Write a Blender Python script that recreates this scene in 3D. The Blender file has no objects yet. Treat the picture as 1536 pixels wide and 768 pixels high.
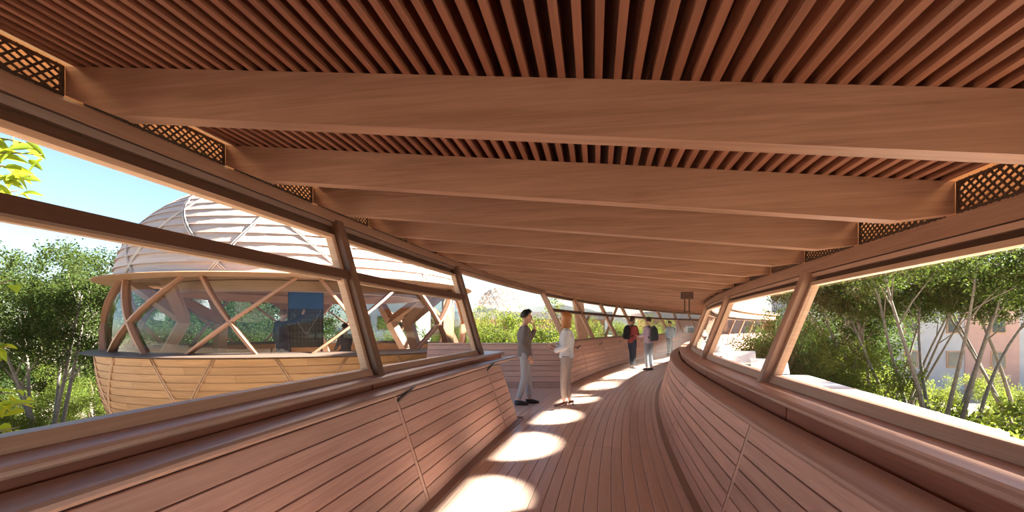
import bpy, bmesh, math, random
from mathutils import Vector, Matrix
R = math.radians
random.seed(7)
scene = bpy.context.scene
col = scene.collection

# ------------------------------------------------------------------ camera, light, exposure
EYE = 1.45; FPX = 720.0; HOR = 490.0
cam_d = bpy.data.cameras.new('camera'); cam = bpy.data.objects.new('camera', cam_d); col.objects.link(cam)
cam.location = (0, 0, EYE); cam.rotation_euler = (R(90), 0, 0)
cam_d.sensor_width = 36; cam_d.lens = 36*FPX/1536; cam_d.shift_y = (HOR-384)/1536
cam_d.clip_start = .05; cam_d.clip_end = 800
scene.camera = cam

SUN_AZ = 78.0      # degrees from the view direction towards the right
SUN_EL = 29.0
world = bpy.data.worlds.new('world'); scene.world = world; world.use_nodes = True
wn = world.node_tree; wn.nodes.clear()
wo = wn.nodes.new('ShaderNodeOutputWorld'); wb = wn.nodes.new('ShaderNodeBackground')
sk = wn.nodes.new('ShaderNodeTexSky'); sk.sky_type = 'NISHITA'; sk.sun_disc = False
sk.sun_elevation = R(SUN_EL); sk.sun_rotation = R(SUN_AZ)
sk.air_density = 1.0; sk.dust_density = .6; sk.ozone_density = 2.2; sk.altitude = 50
wb.inputs['Strength'].default_value = .09
wn.links.new(sk.outputs[0], wb.inputs[0]); wn.links.new(wb.outputs[0], wo.inputs[0])
sun_d = bpy.data.lights.new('sun', 'SUN'); sun_o = bpy.data.objects.new('sun', sun_d); col.objects.link(sun_o)
sun_d.energy = 20; sun_d.angle = R(2.4); sun_d.color = (1, .93, .82)
_sd = Vector((math.sin(R(SUN_AZ))*math.cos(R(SUN_EL)), math.cos(R(SUN_AZ))*math.cos(R(SUN_EL)), math.sin(R(SUN_EL))))
sun_o.rotation_euler = (-_sd).to_track_quat('-Z', 'Y').to_euler(); sun_o.location = (12, 4, 12)
vs = scene.view_settings
vs.view_transform = 'Standard'; vs.look = 'None'; vs.gamma = 1; vs.use_curve_mapping = False
vs.exposure = 1.9
cy = scene.cycles
cy.use_denoising = True; cy.max_bounces = 10; cy.diffuse_bounces = 6; cy.glossy_bounces = 3
cy.transparent_max_bounces = 24; cy.transmission_bounces = 6; cy.sample_clamp_indirect = 8

# ------------------------------------------------------------------ materials
def newmat(name):
    m = bpy.data.materials.new(name); m.use_nodes = True
    nt = m.node_tree
    return m, nt, nt.nodes['Principled BSDF']
def wood(name, c1, c2, rough=.5, su=.7, sv=22, bump=.08, var=.16, spec=.4):
    m, nt, b = newmat(name); N = nt.nodes.new; L = nt.links.new
    uv = N('ShaderNodeUVMap'); oi = N('ShaderNodeObjectInfo')
    cmb = N('ShaderNodeCombineXYZ'); mul = N('ShaderNodeMath'); mul.operation = 'MULTIPLY'; mul.inputs[1].default_value = 37
    L(oi.outputs['Random'], mul.inputs[0]); L(mul.outputs[0], cmb.inputs[0]); L(mul.outputs[0], cmb.inputs[1]); L(mul.outputs[0], cmb.inputs[2])
    add = N('ShaderNodeVectorMath'); add.operation = 'ADD'; L(uv.outputs[0], add.inputs[0]); L(cmb.outputs[0], add.inputs[1])
    mp = N('ShaderNodeMapping'); mp.inputs['Scale'].default_value = (su, sv, 1); L(add.outputs[0], mp.inputs[0])
    n1 = N('ShaderNodeTexNoise'); n1.inputs['Scale'].default_value = 1.6; n1.inputs['Detail'].default_value = 5; n1.inputs['Roughness'].default_value = .62; n1.inputs['Distortion'].default_value = .9
    L(mp.outputs[0], n1.inputs['Vector'])
    mp2 = N('ShaderNodeMapping'); mp2.inputs['Scale'].default_value = (su*4, sv*5, 1); L(add.outputs[0], mp2.inputs[0])
    n2 = N('ShaderNodeTexNoise'); n2.inputs['Scale'].default_value = 2.2; n2.inputs['Detail'].default_value = 3
    L(mp2.outputs[0], n2.inputs['Vector'])
    mix = N('ShaderNodeMath'); mix.operation = 'MULTIPLY_ADD'; mix.inputs[1].default_value = .35; L(n2.outputs[0], mix.inputs[0]); L(n1.outputs[0], mix.inputs[2])
    cr = N('ShaderNodeValToRGB'); cr.color_ramp.elements[0].position = .46; cr.color_ramp.elements[1].position = .86
    cr.color_ramp.elements[0].color = (*c2, 1); cr.color_ramp.elements[1].color = (*c1, 1)
    L(mix.outputs[0], cr.inputs[0])
    hv = N('ShaderNodeHueSaturation'); mr = N('ShaderNodeMapRange'); mr.inputs[3].default_value = 1-var; mr.inputs[4].default_value = 1+var
    L(oi.outputs['Random'], mr.inputs[0]); L(mr.outputs[0], hv.inputs['Value']); L(cr.outputs[0], hv.inputs['Color'])
    L(hv.outputs[0], b.inputs['Base Color'])
    b.inputs['Roughness'].default_value = rough; b.inputs['Specular IOR Level'].default_value = spec
    bp = N('ShaderNodeBump'); bp.inputs['Strength'].default_value = bump; bp.inputs['Distance'].default_value = .004
    L(mix.outputs[0], bp.inputs['Height']); L(bp.outputs[0], b.inputs['Normal'])
    return m
def plain(name, c, rough=.6, metal=0, noise=0, nscale=6, spec=.4, emit=None):
    m, nt, b = newmat(name)
    b.inputs['Base Color'].default_value = (*c, 1); b.inputs['Roughness'].default_value = rough; b.inputs['Metallic'].default_value = metal
    b.inputs['Specular IOR Level'].default_value = spec
    if noise:
        N = nt.nodes.new; L = nt.links.new
        tc = N('ShaderNodeTexCoord'); n1 = N('ShaderNodeTexNoise'); n1.inputs['Scale'].default_value = nscale; n1.inputs['Detail'].default_value = 4
        L(tc.outputs['Object'], n1.inputs['Vector'])
        hv = N('ShaderNodeHueSaturation'); hv.inputs['Color'].default_value = (*c, 1)
        mr = N('ShaderNodeMapRange'); mr.inputs[1].default_value = .3; mr.inputs[2].default_value = .7; mr.inputs[3].default_value = 1-noise; mr.inputs[4].default_value = 1+noise
        L(n1.outputs[0], mr.inputs[0]); L(mr.outputs[0], hv.inputs['Value']); L(hv.outputs[0], b.inputs['Base Color'])
    if emit:
        b.inputs['Emission Color'].default_value = (*emit[0], 1); b.inputs['Emission Strength'].default_value = emit[1]
    return m
def glassmat(name, tint=(1, 1, 1), ior=1.45):
    m = bpy.data.materials.new(name); m.use_nodes = True; nt = m.node_tree; nt.nodes.clear()
    N = nt.nodes.new; L = nt.links.new
    o = N('ShaderNodeOutputMaterial'); mx = N('ShaderNodeMixShader'); t = N('ShaderNodeBsdfTransparent'); g = N('ShaderNodeBsdfGlossy'); lw = N('ShaderNodeLayerWeight')
    t.inputs[0].default_value = (*tint, 1); g.inputs['Roughness'].default_value = .01; lw.inputs[0].default_value = .5
    f0 = ((ior-1)/(ior+1))**2
    pw = N('ShaderNodeMath'); pw.operation = 'POWER'; pw.inputs[1].default_value = 5; L(lw.outputs['Facing'], pw.inputs[0])
    ma = N('ShaderNodeMath'); ma.operation = 'MULTIPLY_ADD'; ma.inputs[1].default_value = 1-f0; ma.inputs[2].default_value = f0; L(pw.outputs[0], ma.inputs[0])
    L(ma.outputs[0], mx.inputs[0]); L(t.outputs[0], mx.inputs[1]); L(g.outputs[0], mx.inputs[2]); L(mx.outputs[0], o.inputs[0])
    return m
def leafmat(name, c, tr=(.5, .6, .08), var=.3):
    m = bpy.data.materials.new(name); m.use_nodes = True; nt = m.node_tree; nt.nodes.clear()
    N = nt.nodes.new; L = nt.links.new
    o = N('ShaderNodeOutputMaterial'); ad = N('ShaderNodeMixShader'); d = N('ShaderNodeBsdfPrincipled'); t = N('ShaderNodeBsdfTranslucent')
    d.inputs['Roughness'].default_value = .7; d.inputs['Specular IOR Level'].default_value = .15
    ge = N('ShaderNodeNewGeometry'); hs = N('ShaderNodeHueSaturation'); hs2 = N('ShaderNodeHueSaturation')
    mr = N('ShaderNodeMapRange'); mr.inputs[3].default_value = 1-var; mr.inputs[4].default_value = 1+var
    mr2 = N('ShaderNodeMapRange'); mr2.inputs[3].default_value = .485; mr2.inputs[4].default_value = .515
    L(ge.outputs['Random Per Island'], mr.inputs[0]); L(ge.outputs['Random Per Island'], mr2.inputs[0])
    hs.inputs['Color'].default_value = (*c, 1); hs2.inputs['Color'].default_value = (*tr, 1)
    for h in (hs, hs2): L(mr.outputs[0], h.inputs['Value']); L(mr2.outputs[0], h.inputs['Hue'])
    L(hs.outputs[0], d.inputs['Base Color']); L(hs2.outputs[0], t.inputs[0])
    ad.inputs[0].default_value = .5; L(d.outputs[0], ad.inputs[1]); L(t.outputs[0], ad.inputs[2]); L(ad.outputs[0], o.inputs[0])
    return m
M = {}
M['board'] = wood('board_wood', (.57, .345, .265), (.43, .24, .175), .5)
M['board2'] = M['board']
M['floor'] = wood('floor_wood', (.70, .51, .42), (.58, .40, .315), .30, var=.08, spec=.5)
M['ledge'] = wood('ledge_wood', (.54, .34, .265), (.43, .255, .19), .38, su=.5, sv=30)
M['plinth'] = wood('plinth_wood', (.34, .22, .17), (.26, .165, .125), .4, su=.5, sv=30)
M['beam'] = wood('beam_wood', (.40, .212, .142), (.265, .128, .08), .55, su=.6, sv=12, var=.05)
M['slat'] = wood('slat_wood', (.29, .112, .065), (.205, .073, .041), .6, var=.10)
M['backing'] = plain('ceiling_backing', (.085, .028, .017), .8)
M['frame'] = wood('frame_wood', (.45, .265, .19), (.34, .185, .125), .45, su=.5, sv=30)
M['red'] = wood('red_wood', (.34, .11, .06), (.22, .065, .035), .4)
M['framedark'] = wood('frame_dark_wood', (.11, .052, .033), (.075, .034, .021), .45, su=.5, sv=30)  # dark brown frames; tone also carries the shade of the head recess
M['bead'] = wood('bead_wood', (.62, .40, .28), (.50, .30, .20), .45, su=.5, sv=30)
M['postshade'] = wood('post_shaded_wood', (.19, .10, .066), (.13, .066, .042), .4, su=.5, sv=30)  # frame wood with shade put into its colour, for left posts and soffit
M['dark'] = plain('joint_dark', (.045, .018, .012), .8)
M['cedar'] = wood('cedar_cladding', (.48, .25, .115), (.34, .16, .065), .55, su=.5, sv=8, var=.12)
M['greywood'] = wood('weathered_cladding', (.52, .40, .345), (.40, .285, .235), .6, su=.5, sv=8, var=.08)
M['rim'] = plain('rim_metal', (.11, .075, .058), .45)
M['strut'] = wood('strut_wood', (.40, .20, .12), (.29, .135, .075), .5)
M['trimwood'] = wood('rim_wood', (.50, .29, .17), (.38, .20, .11), .5)
M['glass'] = glassmat('window_glass', (.97, .98, .97))
M['podglass'] = glassmat('pod_glass', (.66, .72, .76), 1.5)
M['black'] = plain('dark_metal', (.03, .022, .02), .4)
M['bronze'] = plain('bronze_lattice', (.055, .028, .018), .5)
M['led'] = plain('warm_light', (1, .8, .4), .5, emit=((1, .70, .36), 2.2))
M['white'] = plain('white_paint', (.82, .81, .79), .6)
M['concrete'] = plain('concrete', (.55, .52, .49), .8, noise=.12)
M['bark'] = plain('bark', (.17, .145, .12), .9, noise=.3, nscale=14)
M['bark2'] = plain('bark_brown', (.13, .095, .07), .9, noise=.3, nscale=14)
M['leaf_a'] = leafmat('leaf_olive', (.04, .060, .013), (.058, .082, .013))
M['leaf_b'] = leafmat('leaf_bright', (.07, .10, .018), (.15, .18, .022))
M['leaf_c'] = leafmat('leaf_deep', (.028, .048, .012), (.045, .075, .012))
M['leaf_d'] = leafmat('leaf_yellow', (.14, .20, .02), (.42, .42, .02))
M['grass'] = plain('ground_pale', (.33, .29, .22), .95, noise=.25, nscale=.4)

# ------------------------------------------------------------------ object helpers
def link(o, parent=None):
    col.objects.link(o)
    if parent is not None: o.parent = parent
    return o
def tag(o, label=None, cat=None, group=None, kind=None):
    if label: o['label'] = label
    if cat: o['category'] = cat
    if group: o['group'] = group
    if kind: o['kind'] = kind
    return o
def empty(name, loc=(0, 0, 0), rz=0, parent=None):
    o = bpy.data.objects.new(name, None); o.location = loc; o.rotation_euler = (0, 0, rz); o.empty_display_size = .1
    return link(o, parent)
class MB:
    """collects verts / faces / uvs, builds one mesh object"""
    def __init__(s): s.v = []; s.f = []; s.uv = []; s.sm = []; s.mi = []
    def quad(s, ids, uvs=None, smooth=False, mi=0):
        s.f.append(tuple(ids)); s.uv.append(uvs or [(0, 0)]*len(ids)); s.sm.append(smooth); s.mi.append(mi)
    def hexa(s, p, uvscale=1, axis=0, mi=0):
        """p: 8 corners, index = 4*i+2*j+k; i runs along axis length"""
        b = len(s.v); s.v += [tuple(q) for q in p]
        L = (Vector(p[4])-Vector(p[0])).length; W = (Vector(p[2])-Vector(p[0])).length; H = (Vector(p[1])-Vector(p[0])).length
        def q(a, c, d, e, uvs): s.quad([b+a, b+c, b+d, b+e], uvs, mi=mi)
        q(0, 1, 5, 4, [(0, 0), (0, H), (L, H), (L, 0)]); q(2, 6, 7, 3, [(0, 0), (L, 0), (L, H), (0, H)])
        q(0, 4, 6, 2, [(0, 0), (L, 0), (L, W), (0, W)]); q(1, 3, 7, 5, [(0, 0), (0, W), (L, W), (L, 0)])
        q(0, 2, 3, 1, [(0, 0), (0, W), (H*.1, W), (H*.1, 0)]); q(4, 5, 7, 6, [(0, 0), (H*.1, 0), (H*.1, W), (0, W)])
    def box(s, c, d, mi=0, rz=0):
        """centre, full size; grain along the longest side"""
        c = Vector(c); h = [x/2 for x in d]; o = sorted(range(3), key=lambda i: -d[i])
        ax = [Vector((math.cos(rz), math.sin(rz), 0)), Vector((-math.sin(rz), math.cos(rz), 0)), Vector((0, 0, 1))]
        p = []
        for i in (-1, 1):
            for j in (-1, 1):
                for k in (-1, 1):
                    p.append(c+ax[o[0]]*(i*h[o[0]])+ax[o[1]]*(j*h[o[1]])+ax[o[2]]*(k*h[o[2]]))
        s.hexa(p, mi=mi)
    def bar(s, a, b, w, t, up=(0, 0, 1), mi=0):
        """rectangular bar from a to b"""
        a = Vector(a); b = Vector(b); d = (b-a).normalized(); up = Vector(up)
        sd = d.cross(up); sd = sd.normalized() if sd.length > 1e-4 else Vector((1, 0, 0)); n = sd.cross(d).normalized()
        p = []
        for e in (a, b):
            for j in (-1, 1):
                for k in (-1, 1): p.append(e+sd*(j*w/2)+n*(k*t/2))
        s.hexa(p, mi=mi)
    def tube(s, pts, rad, n=8, caps=True, smooth=True, mi=0):
        pts = [Vector(p) for p in pts]
        if not hasattr(rad, '__len__'): rad = [rad]*len(pts)
        b0 = len(s.v); prev = None; L = 0
        for i, p in enumerate(pts):
            d = (pts[min(i+1, len(pts)-1)]-pts[max(i-1, 0)]).normalized()
            ref = prev if prev is not None else (Vector((1, 0, 0)) if abs(d.x) < .8 else Vector((0, 1, 0)))
            x = (ref-d*ref.dot(d)).normalized(); y = d.cross(x); prev = x
            for k in range(n):
                a = 2*math.pi*k/n; s.v.append(tuple(p+(x*math.cos(a)+y*math.sin(a))*rad[i]))
        for i in range(len(pts)-1):
            dl = (pts[i+1]-pts[i]).length
            for k in range(n):
                k2 = (k+1) % n; a = b0+i*n
                c = 2*math.pi*rad[i]/n
                s.quad([a+k, a+k2, a+n+k2, a+n+k], [(L, k*c), (L, k*c+c), (L+dl, k*c+c), (L+dl, k*c)], smooth, mi)
            L += dl
        if caps:
            s.quad([b0+k for k in range(n)][::-1], mi=mi); e = b0+(len(pts)-1)*n; s.quad([e+k for k in range(n)], mi=mi)
    def mesh(s, name, mats):
        me = bpy.data.meshes.new(name); me.from_pydata(s.v, [], s.f)
        if not isinstance(mats, (list, tuple)): mats = [mats]
        for m in mats: me.materials.append(m)
        uvl = me.uv_layers.new(name='UVMap')
        flat = [c for u in s.uv for q in u for c in q]
        uvl.data.foreach_set('uv', flat)
        me.polygons.foreach_set('use_smooth', s.sm); me.polygons.foreach_set('material_index', s.mi)
        me.update(); return me
    def build(s, name, mats, parent=None):
        return link(bpy.data.objects.new(name, s.mesh(name, mats)), parent)

# ------------------------------------------------------------------ the curved centre line of the corridor
S0, S1, DS = -8.0, 46.0, .05
_n = int(round((S1-S0)/DS))+1
_path = [None]*_n; _i0 = int(round(-S0/DS))
def kappa(s):
    if s < 0: return .0021
    if s < 19.5: return .002142504+.003319441*s-.000147066*s*s
    return max(.002142504+.003319441*19.5-.000147066*19.5**2, .011)
def _build():
    x = y = 0.0; t = .160577; _path[_i0] = (x, y, t)
    for i in range(_i0+1, _n):
        s = S0+i*DS; t += kappa(s-DS/2)*DS; x += math.sin(t)*DS; y += math.cos(t)*DS; _path[i] = (x, y, t)
    x = y = 0.0; t = .160577
    for i in range(_i0-1, -1, -1):
        s = S0+i*DS; x -= math.sin(t)*DS; y -= math.cos(t)*DS; t -= kappa(s)*DS; _path[i] = (x, y, t)
_build()
def P(s, u, z):
    a = min(max((s-S0)/DS, 0), _n-1.001); i = int(a); f = a-i
    p, q = _path[i], _path[i+1]
    x = p[0]+(q[0]-p[0])*f; y = p[1]+(q[1]-p[1])*f; t = p[2]+(q[2]-p[2])*f
    return Vector((x+u*math.cos(t), y-u*math.sin(t), z))
def heading(s): return _path[int(min(max((s-S0)/DS, 0), _n-1))][2]
def px(x, y, d): return Vector(((x-768)/FPX*d, d, EYE-(y-HOR)/FPX*d))
def arange(a, b, st):
    n = max(1, int(math.ceil((b-a)/st-1e-6))); return [a+(b-a)*i/n for i in range(n+1)]
def sweep(prof, s0, s1, step=.5, closed=True, smooth=False, mb=None):
    """prof: list of (u, z) or function s -> list; extruded along the path"""
    mb = mb or MB(); ss = arange(s0, s1, step); b = len(mb.v); fn = prof if callable(prof) else (lambda s: prof)
    n = len(fn(s0))
    for s in ss: mb.v += [tuple(P(s, u, z)) for u, z in fn(s)]
    pr = fn(s0); d = [0]
    for k in range(n): d.append(d[-1]+math.dist(pr[k], pr[(k+1) % n]))
    for i in range(len(ss)-1):
        for k in range(n if closed else n-1):
            k2 = (k+1) % n; a = b+i*n
            mb.quad([a+k, a+n+k, a+n+k2, a+k2], [(ss[i], d[k]), (ss[i+1], d[k]), (ss[i+1], d[k+1]), (ss[i], d[k+1])], smooth)
    if closed:
        e = b+(len(ss)-1)*n
        mb.quad([b+k for k in range(n)], [(p[0], p[1]) for p in pr]); mb.quad([e+k for k in range(n)][::-1], [(p[0], p[1]) for p in pr][::-1])
    return mb
# ------------------------------------------------------------------ corridor: floor
SA, SB = -5.0, 42.0            # built stretch of the corridor
UL, UR = -1.34, .81            # foot of the two parapets
floor = sweep([(UL-.45, -.25), (UR+.35, -.25), (UR+.35, -.022), (UL-.45, -.022)], SA, SB, 1.0).build('floor', M['dark'])
tag(floor, kind='structure')
seams = [3.25+2.65*i for i in range(-3, 15)]
NB = 19; BW = (UR-.02-(UL+.03))/NB
def plank_obj(s0, s1, u0, u1, name='plank', parent=floor, mb=None, step=.67):
    m = sweep([(u0, -.02), (u1, -.02), (u1, -.002), (u1-.003, 0), (u0+.003, 0), (u0, -.002)], s0, s1, step, mb=mb)
    return m if mb is not None else m.build(name, M['floor'], parent)
far_planks = MB()
for a in range(len(seams)-1):
    s0, s1 = seams[a]+.003, seams[a+1]-.003
    for b in range(NB):
        u0 = UL+.03+b*BW; u1 = u0+BW-.005
        if a < 13: plank_obj(s0, s1, u0, u1)
        else: plank_obj(s0, s1, u0, u1, mb=far_planks)
tag(far_planks.build('far_planks', M['floor'], floor), kind='stuff')

# landing at the opening in the left side (way out towards the pod)
A0, A1 = 7.55, 11.25
landing = MB()
_pl = [P(A0-.1, UL+.05, 0), P(A1+.1, UL+.05, 0), Vector((1.29, 11.42, 0)), Vector((-2.2, 11.42, 0)), Vector((-2.2, 8.2, 0)), P(A0-.1, -2.6, 0)]
k = len(landing.v)
landing.v += [(p.x, p.y, -.25) for p in _pl]+[(p.x, p.y, -.022) for p in _pl]
n = len(_pl)
landing.quad(list(range(n))); landing.quad(list(range(n, 2*n)))
for i in range(n): landing.quad([i, (i+1) % n, n+(i+1) % n, n+i])
landing = landing.build('floor_landing', M['dark']); tag(landing, kind='structure')
for b in range(15):
    u1 = UL+.03-b*BW; u0 = u1-BW+.005
    s_end = A1
    while s_end > A0 and P(s_end, u0, 0).y > 11.36: s_end -= .05
    plank_obj(A0+.02, s_end, u0, u1, parent=landing)

# ------------------------------------------------------------------ parapets
def lerp(a, b, t): return a+(b-a)*t
def parapet(name, side, s0, s1, base, topu, topz, panel_seams, nb=8, slant=0, core_top=None):
    """leaning wall of horizontal boards; side = -1 left, +1 right"""
    sg = side
    du = (topu-base)/topz
    def off(z, o): return base+du*z+sg*o
    ct = core_top or topz
    c = sweep([(off(0, .03), -.02), (off(ct, .03), ct), (off(ct, .10), ct), (off(0, .10), -.02)], s0+slant, s1, .7)
    w = c.build(name, M['dark']); tag(w, kind='structure')
    cuts = [s0]+[x for x in panel_seams if s0+.1 < x < s1-.1]+[s1]
    h = (topz-.01)/nb
    for i in range(len(cuts)-1):
        a = cuts[i]+(.032 if i else 0); b = cuts[i+1]-(.032 if i < len(cuts)-2 else 0)
        for k in range(nb):
            z0 = .008+k*h; z1 = z0+h-.007
            if i == 0: a = s0+slant*(z0+z1)/2/topz
            pr = [(off(z0, .003), z0), (off(z0+.003, 0), z0+.003), (off(z1-.003, 0), z1-.003), (off(z1, .003), z1), (off(z1, .024), z1), (off(z0, .024), z0)]
            sweep(pr, a, b, .6).build('board', M['board'], w)
    for x in cuts[1:-1]:
        sweep([(off(.005, .002), .005), (off(topz-.005, .002), topz-.005), (off(topz-.005, .026), topz-.005), (off(.005, .026), .005)], x-.024, x+.024, .1).build('joint_batten', M['ledge'], w)
    return w
def bracket(s, side, u, z, parent):
    m = MB(); a = P(s+.02, u-side*.012, z); b = P(s+.36, u-side*.03+side*.02, z+.072)
    m.bar(a, b, .02, .016); m.bar(a+Vector((0, 0, -.012)), P(s+.02, u+side*.02, z-.012), .03, .03)
    return m.build('rail_hook', M['black'], parent)

LSE = [3.74-2.82*2, 3.74-2.82, 3.74, 6.56]
LEND = 7.28
wall_left = parapet('wall_left', -1, SA, LEND, UL, -1.64, .872, LSE)
for s in LSE[2:]: bracket(s, -1, -1.635, .835, wall_left)
def ledge_prof(side, fu, fz, bu, bz, t=.05):
    """rounded front, flat top rising to the back"""
    s = side
    return [(fu+s*.02, fz-.028), (fu+s*.004, fz-.020), (fu-s*.004, fz-.006), (fu, fz+.010), (fu+s*.012, fz+.022), (fu+s*.03, fz+.026), (bu, bz), (bu, bz-t), (fu+s*.05, fz-.028)]
def left_ledge(s):
    t = max(0, (s-6.4)/(8.45-6.4)); t = min(t, 1)
    bu = lerp(-1.80, -1.735, t); 
    return ledge_prof(-1, lerp(-1.632, -1.66, t), .895, bu, lerp(.933, .925, t))
sweep(left_ledge, SA, 8.45, .45).build('ledge', M['ledge'], wall_left)
# closed end of the near parapet
LE2 = 8.1
def left_panel(s): return [(-1.845, .86), (-1.845, .985), (-1.875, .985), (-1.875, .86)]
cuts = [SA]+LSE+[LE2]
for i in range(len(cuts)-1):
    sweep(left_panel, cuts[i]+.012, cuts[i+1]-.012, .6).build('recess_panel', M['red'], wall_left)
def left_nose(s):
    return [(-1.845, .978), (-1.803, .972), (-1.796, .982), (-1.798, .998), (-1.81, 1.010), (-1.83, 1.016), (-2.12, 1.022), (-2.12, .978)]
sweep(left_nose, SA, LE2, .5).build('sill_nosing', M['ledge'], wall_left)
sweep([(-1.64, .0), (-1.95, .0), (-2.12, .97), (-1.87, .97), (-1.87, .86), (-1.76, .86)], SA, 7.2, .6).build('parapet_core', M['board'], wall_left)
endm = MB()
for (a, b) in ((.0, .86),):
    q = [P(LEND, UL-.01, 0), P(LEND, -1.64, .86), P(LEND, -1.95, .86), P(LEND, -1.95, 0)]
    k = len(endm.v); endm.v += [tuple(p) for p in q]; endm.v += [tuple(P(LEND-.05, u, z)) for u, z in ((UL-.01, 0), (-1.64, .86), (-1.95, .86), (-1.95, 0))]
    endm.quad([0, 1, 2, 3]); endm.quad([4, 5, 6, 7])
    for i in range(4): endm.quad([i, (i+1) % 4, 4+(i+1) % 4, 4+i])
endm.build('end_panel', M['board'], wall_left)
bbl = sweep([(UL-.02, -.004), (UL+.075, -.004), (UL+.08, .006), (UL+.075, .014), (UL-.01, .018), (UL-.02, .018)], SA, LEND+.06, .5).build('baseboard_left', M['plinth']); tag(bbl, kind='structure')

RSE = [3.5+2.82*i for i in range(-3, 14)]
wall_right = parapet('wall_right', 1, SA, SB, UR, 1.045, .785, RSE)
sweep(ledge_prof(1, 1.035, .800, 1.215, .842), SA, SB, .45).build('ledge', M['ledge'], wall_right)
cuts = [SA]+RSE+[SB]
for i in range(len(cuts)-1):
    if cuts[i+1]-cuts[i] < .1: continue
    sweep([(1.258, .78), (1.268, .935), (1.30, .935), (1.30, .78)], cuts[i]+.012, cuts[i+1]-.012, .6).build('recess_panel', M['red'], wall_right)
sweep([(1.27, .925), (1.240, .920), (1.233, .930), (1.235, .945), (1.246, .957), (1.265, .963), (1.64, .966), (1.64, .925)], SA, SB, .45).build('sill_nosing', M['ledge'], wall_right)
sweep([(1.05, .0), (1.45, .0), (1.62, .92), (1.29, .92), (1.29, .79), (1.19, .79)], SA, SB, .6).build('parapet_core', M['board'], wall_right)
bbr = sweep([(UR+.02, -.004), (UR-.062, -.004), (UR-.066, .006), (UR-.062, .014), (UR+.01, .018), (UR+.02, .018)], SA, SB, .5).build('baseboard_right', M['plinth']); tag(bbr, kind='structure')

# far stretch of the left parapet, past the landing
LF = 11.25
FSE = [LF+2.82*i for i in range(1, 11)]
wall_far = parapet('wall_left_far', -1, LF, SB, UL, -1.58, 1.005, FSE, slant=.52)
for s in FSE[:7]: bracket(s-.6, -1, -1.535, .84, wall_far)
sweep([(-1.575, 1.005), (-1.565, 1.012), (-1.57, 1.032), (-1.585, 1.04), (-1.84, 1.04), (-1.84, 1.005)], LF+.52, SB, .5).build('sill_nosing', M['ledge'], wall_far)
sweep([(UL-.02, -.004), (UL+.05, -.004), (UL+.05, .014), (UL-.02, .018)], LF, SB, .5).build('skirting', M['ledge'], wall_far)
# wall that closes the landing, facing the viewer, leaning away
wb_root = MB()
XA, XB = 1.27, -2.1
def BP(x, y, z): return Vector((x, y, z))
def bwy(z, o=0): return 11.37+.60*z+o
def bwx(z): return XA-.02-.0*z
wb_root.hexa([BP(x, bwy(z, o), z) for x in (XB, XA) for z in (-.02, 1.005) for o in (.03, .11)])
wall_back = wb_root.build('wall_landing', M['dark']); tag(wall_back, kind='structure')
h = .997/8
for k in range(8):
    z0 = .008+k*h; z1 = z0+h-.008; m = MB()
    m.hexa([BP(x, bwy(z, o), z) for x in (XB, XA+.0) for z in (z0, z1) for o in (0, .026)]); m.build('board', M['board'], wall_back)
m = MB(); m.hexa([BP(x, y, z) for x in (XB, XA+.02) for z in (1.005, 1.04) for y in (bwy(1.0)-.015, bwy(1.0)+.16)]); m.build('sill_nosing', M['ledge'], wall_back)
m = MB(); m.hexa([BP(x, y, z) for x in (XB, XA) for z in (-.004, .016) for y in (11.33, 11.39)]); m.build('skirting', M['ledge'], wall_back)

# ------------------------------------------------------------------ roof: slats, beams, fascias, lattice
def zc(u): return 2.383-.111*u           # underside of the slats = top of the beams
BT, BS, B0 = .09, .95, 1.83
UA, UB = -2.40, 1.81
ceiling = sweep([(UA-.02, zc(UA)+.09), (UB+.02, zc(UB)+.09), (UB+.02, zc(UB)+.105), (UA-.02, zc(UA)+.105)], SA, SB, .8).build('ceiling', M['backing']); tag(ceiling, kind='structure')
ns = 60; sp = (UB-UA-.06)/ns
for i in range(ns):
    u = UA+.06+i*sp; w = .027
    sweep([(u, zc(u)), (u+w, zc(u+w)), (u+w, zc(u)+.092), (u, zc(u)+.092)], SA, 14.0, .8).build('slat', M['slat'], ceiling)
beams = []
def beam_poly(): return [(-2.39, 2.515), (-2.11, 2.168+.111*2.11), (1.55, 2.168-.111*1.55), (1.80, 2.022), (1.80, zc(1.80)), (-2.39, zc(-2.39))]
i = -5
while B0+BS*i+BT < SB:
    s = B0+BS*i; m = MB(); pr = []
    # subdivided so that grain and curvature hold
    poly = beam_poly(); n = len(poly)
    for ds_ in (0, BT): m.v += [tuple(P(s, u, z)-P(s, 0, 0)+P(s, 0, 0)+Vector((math.sin(heading(s)), math.cos(heading(s)), 0))*ds_) for u, z in poly]
    m.quad(list(range(n)), [(u, z) for u, z in poly]); m.quad([n+k for k in range(n)][::-1], [(u, z) for u, z in poly][::-1])
    for k in range(n):
        k2 = (k+1) % n
        m.quad([k, n+k, n+k2, k2], [(poly[k][0], 0), (poly[k][0], BT), (poly[k2][0], BT), (poly[k2][0], 0)])
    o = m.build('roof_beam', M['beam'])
    tag(o, 'deep timber roof beam spanning the corridor under the slatted ceiling', 'beam', 'roof beams across the corridor')
    beams.append(o); i += 1
trim_1 = sweep([(-2.318, 2.397), (-2.40, 2.512), (-2.60, 2.512), (-2.60, 2.43), (-2.345, 2.397)], SA, SB, .45).build('trim_1', M['frame']); tag(trim_1, kind='structure')
trim_2 = sweep([(1.80, 1.914), (1.81, 2.02), (2.00, 2.02), (2.00, 1.945), (1.83, 1.914)], SA, SB, .45).build('trim_2', M['beam']); tag(trim_2, kind='structure')
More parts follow.
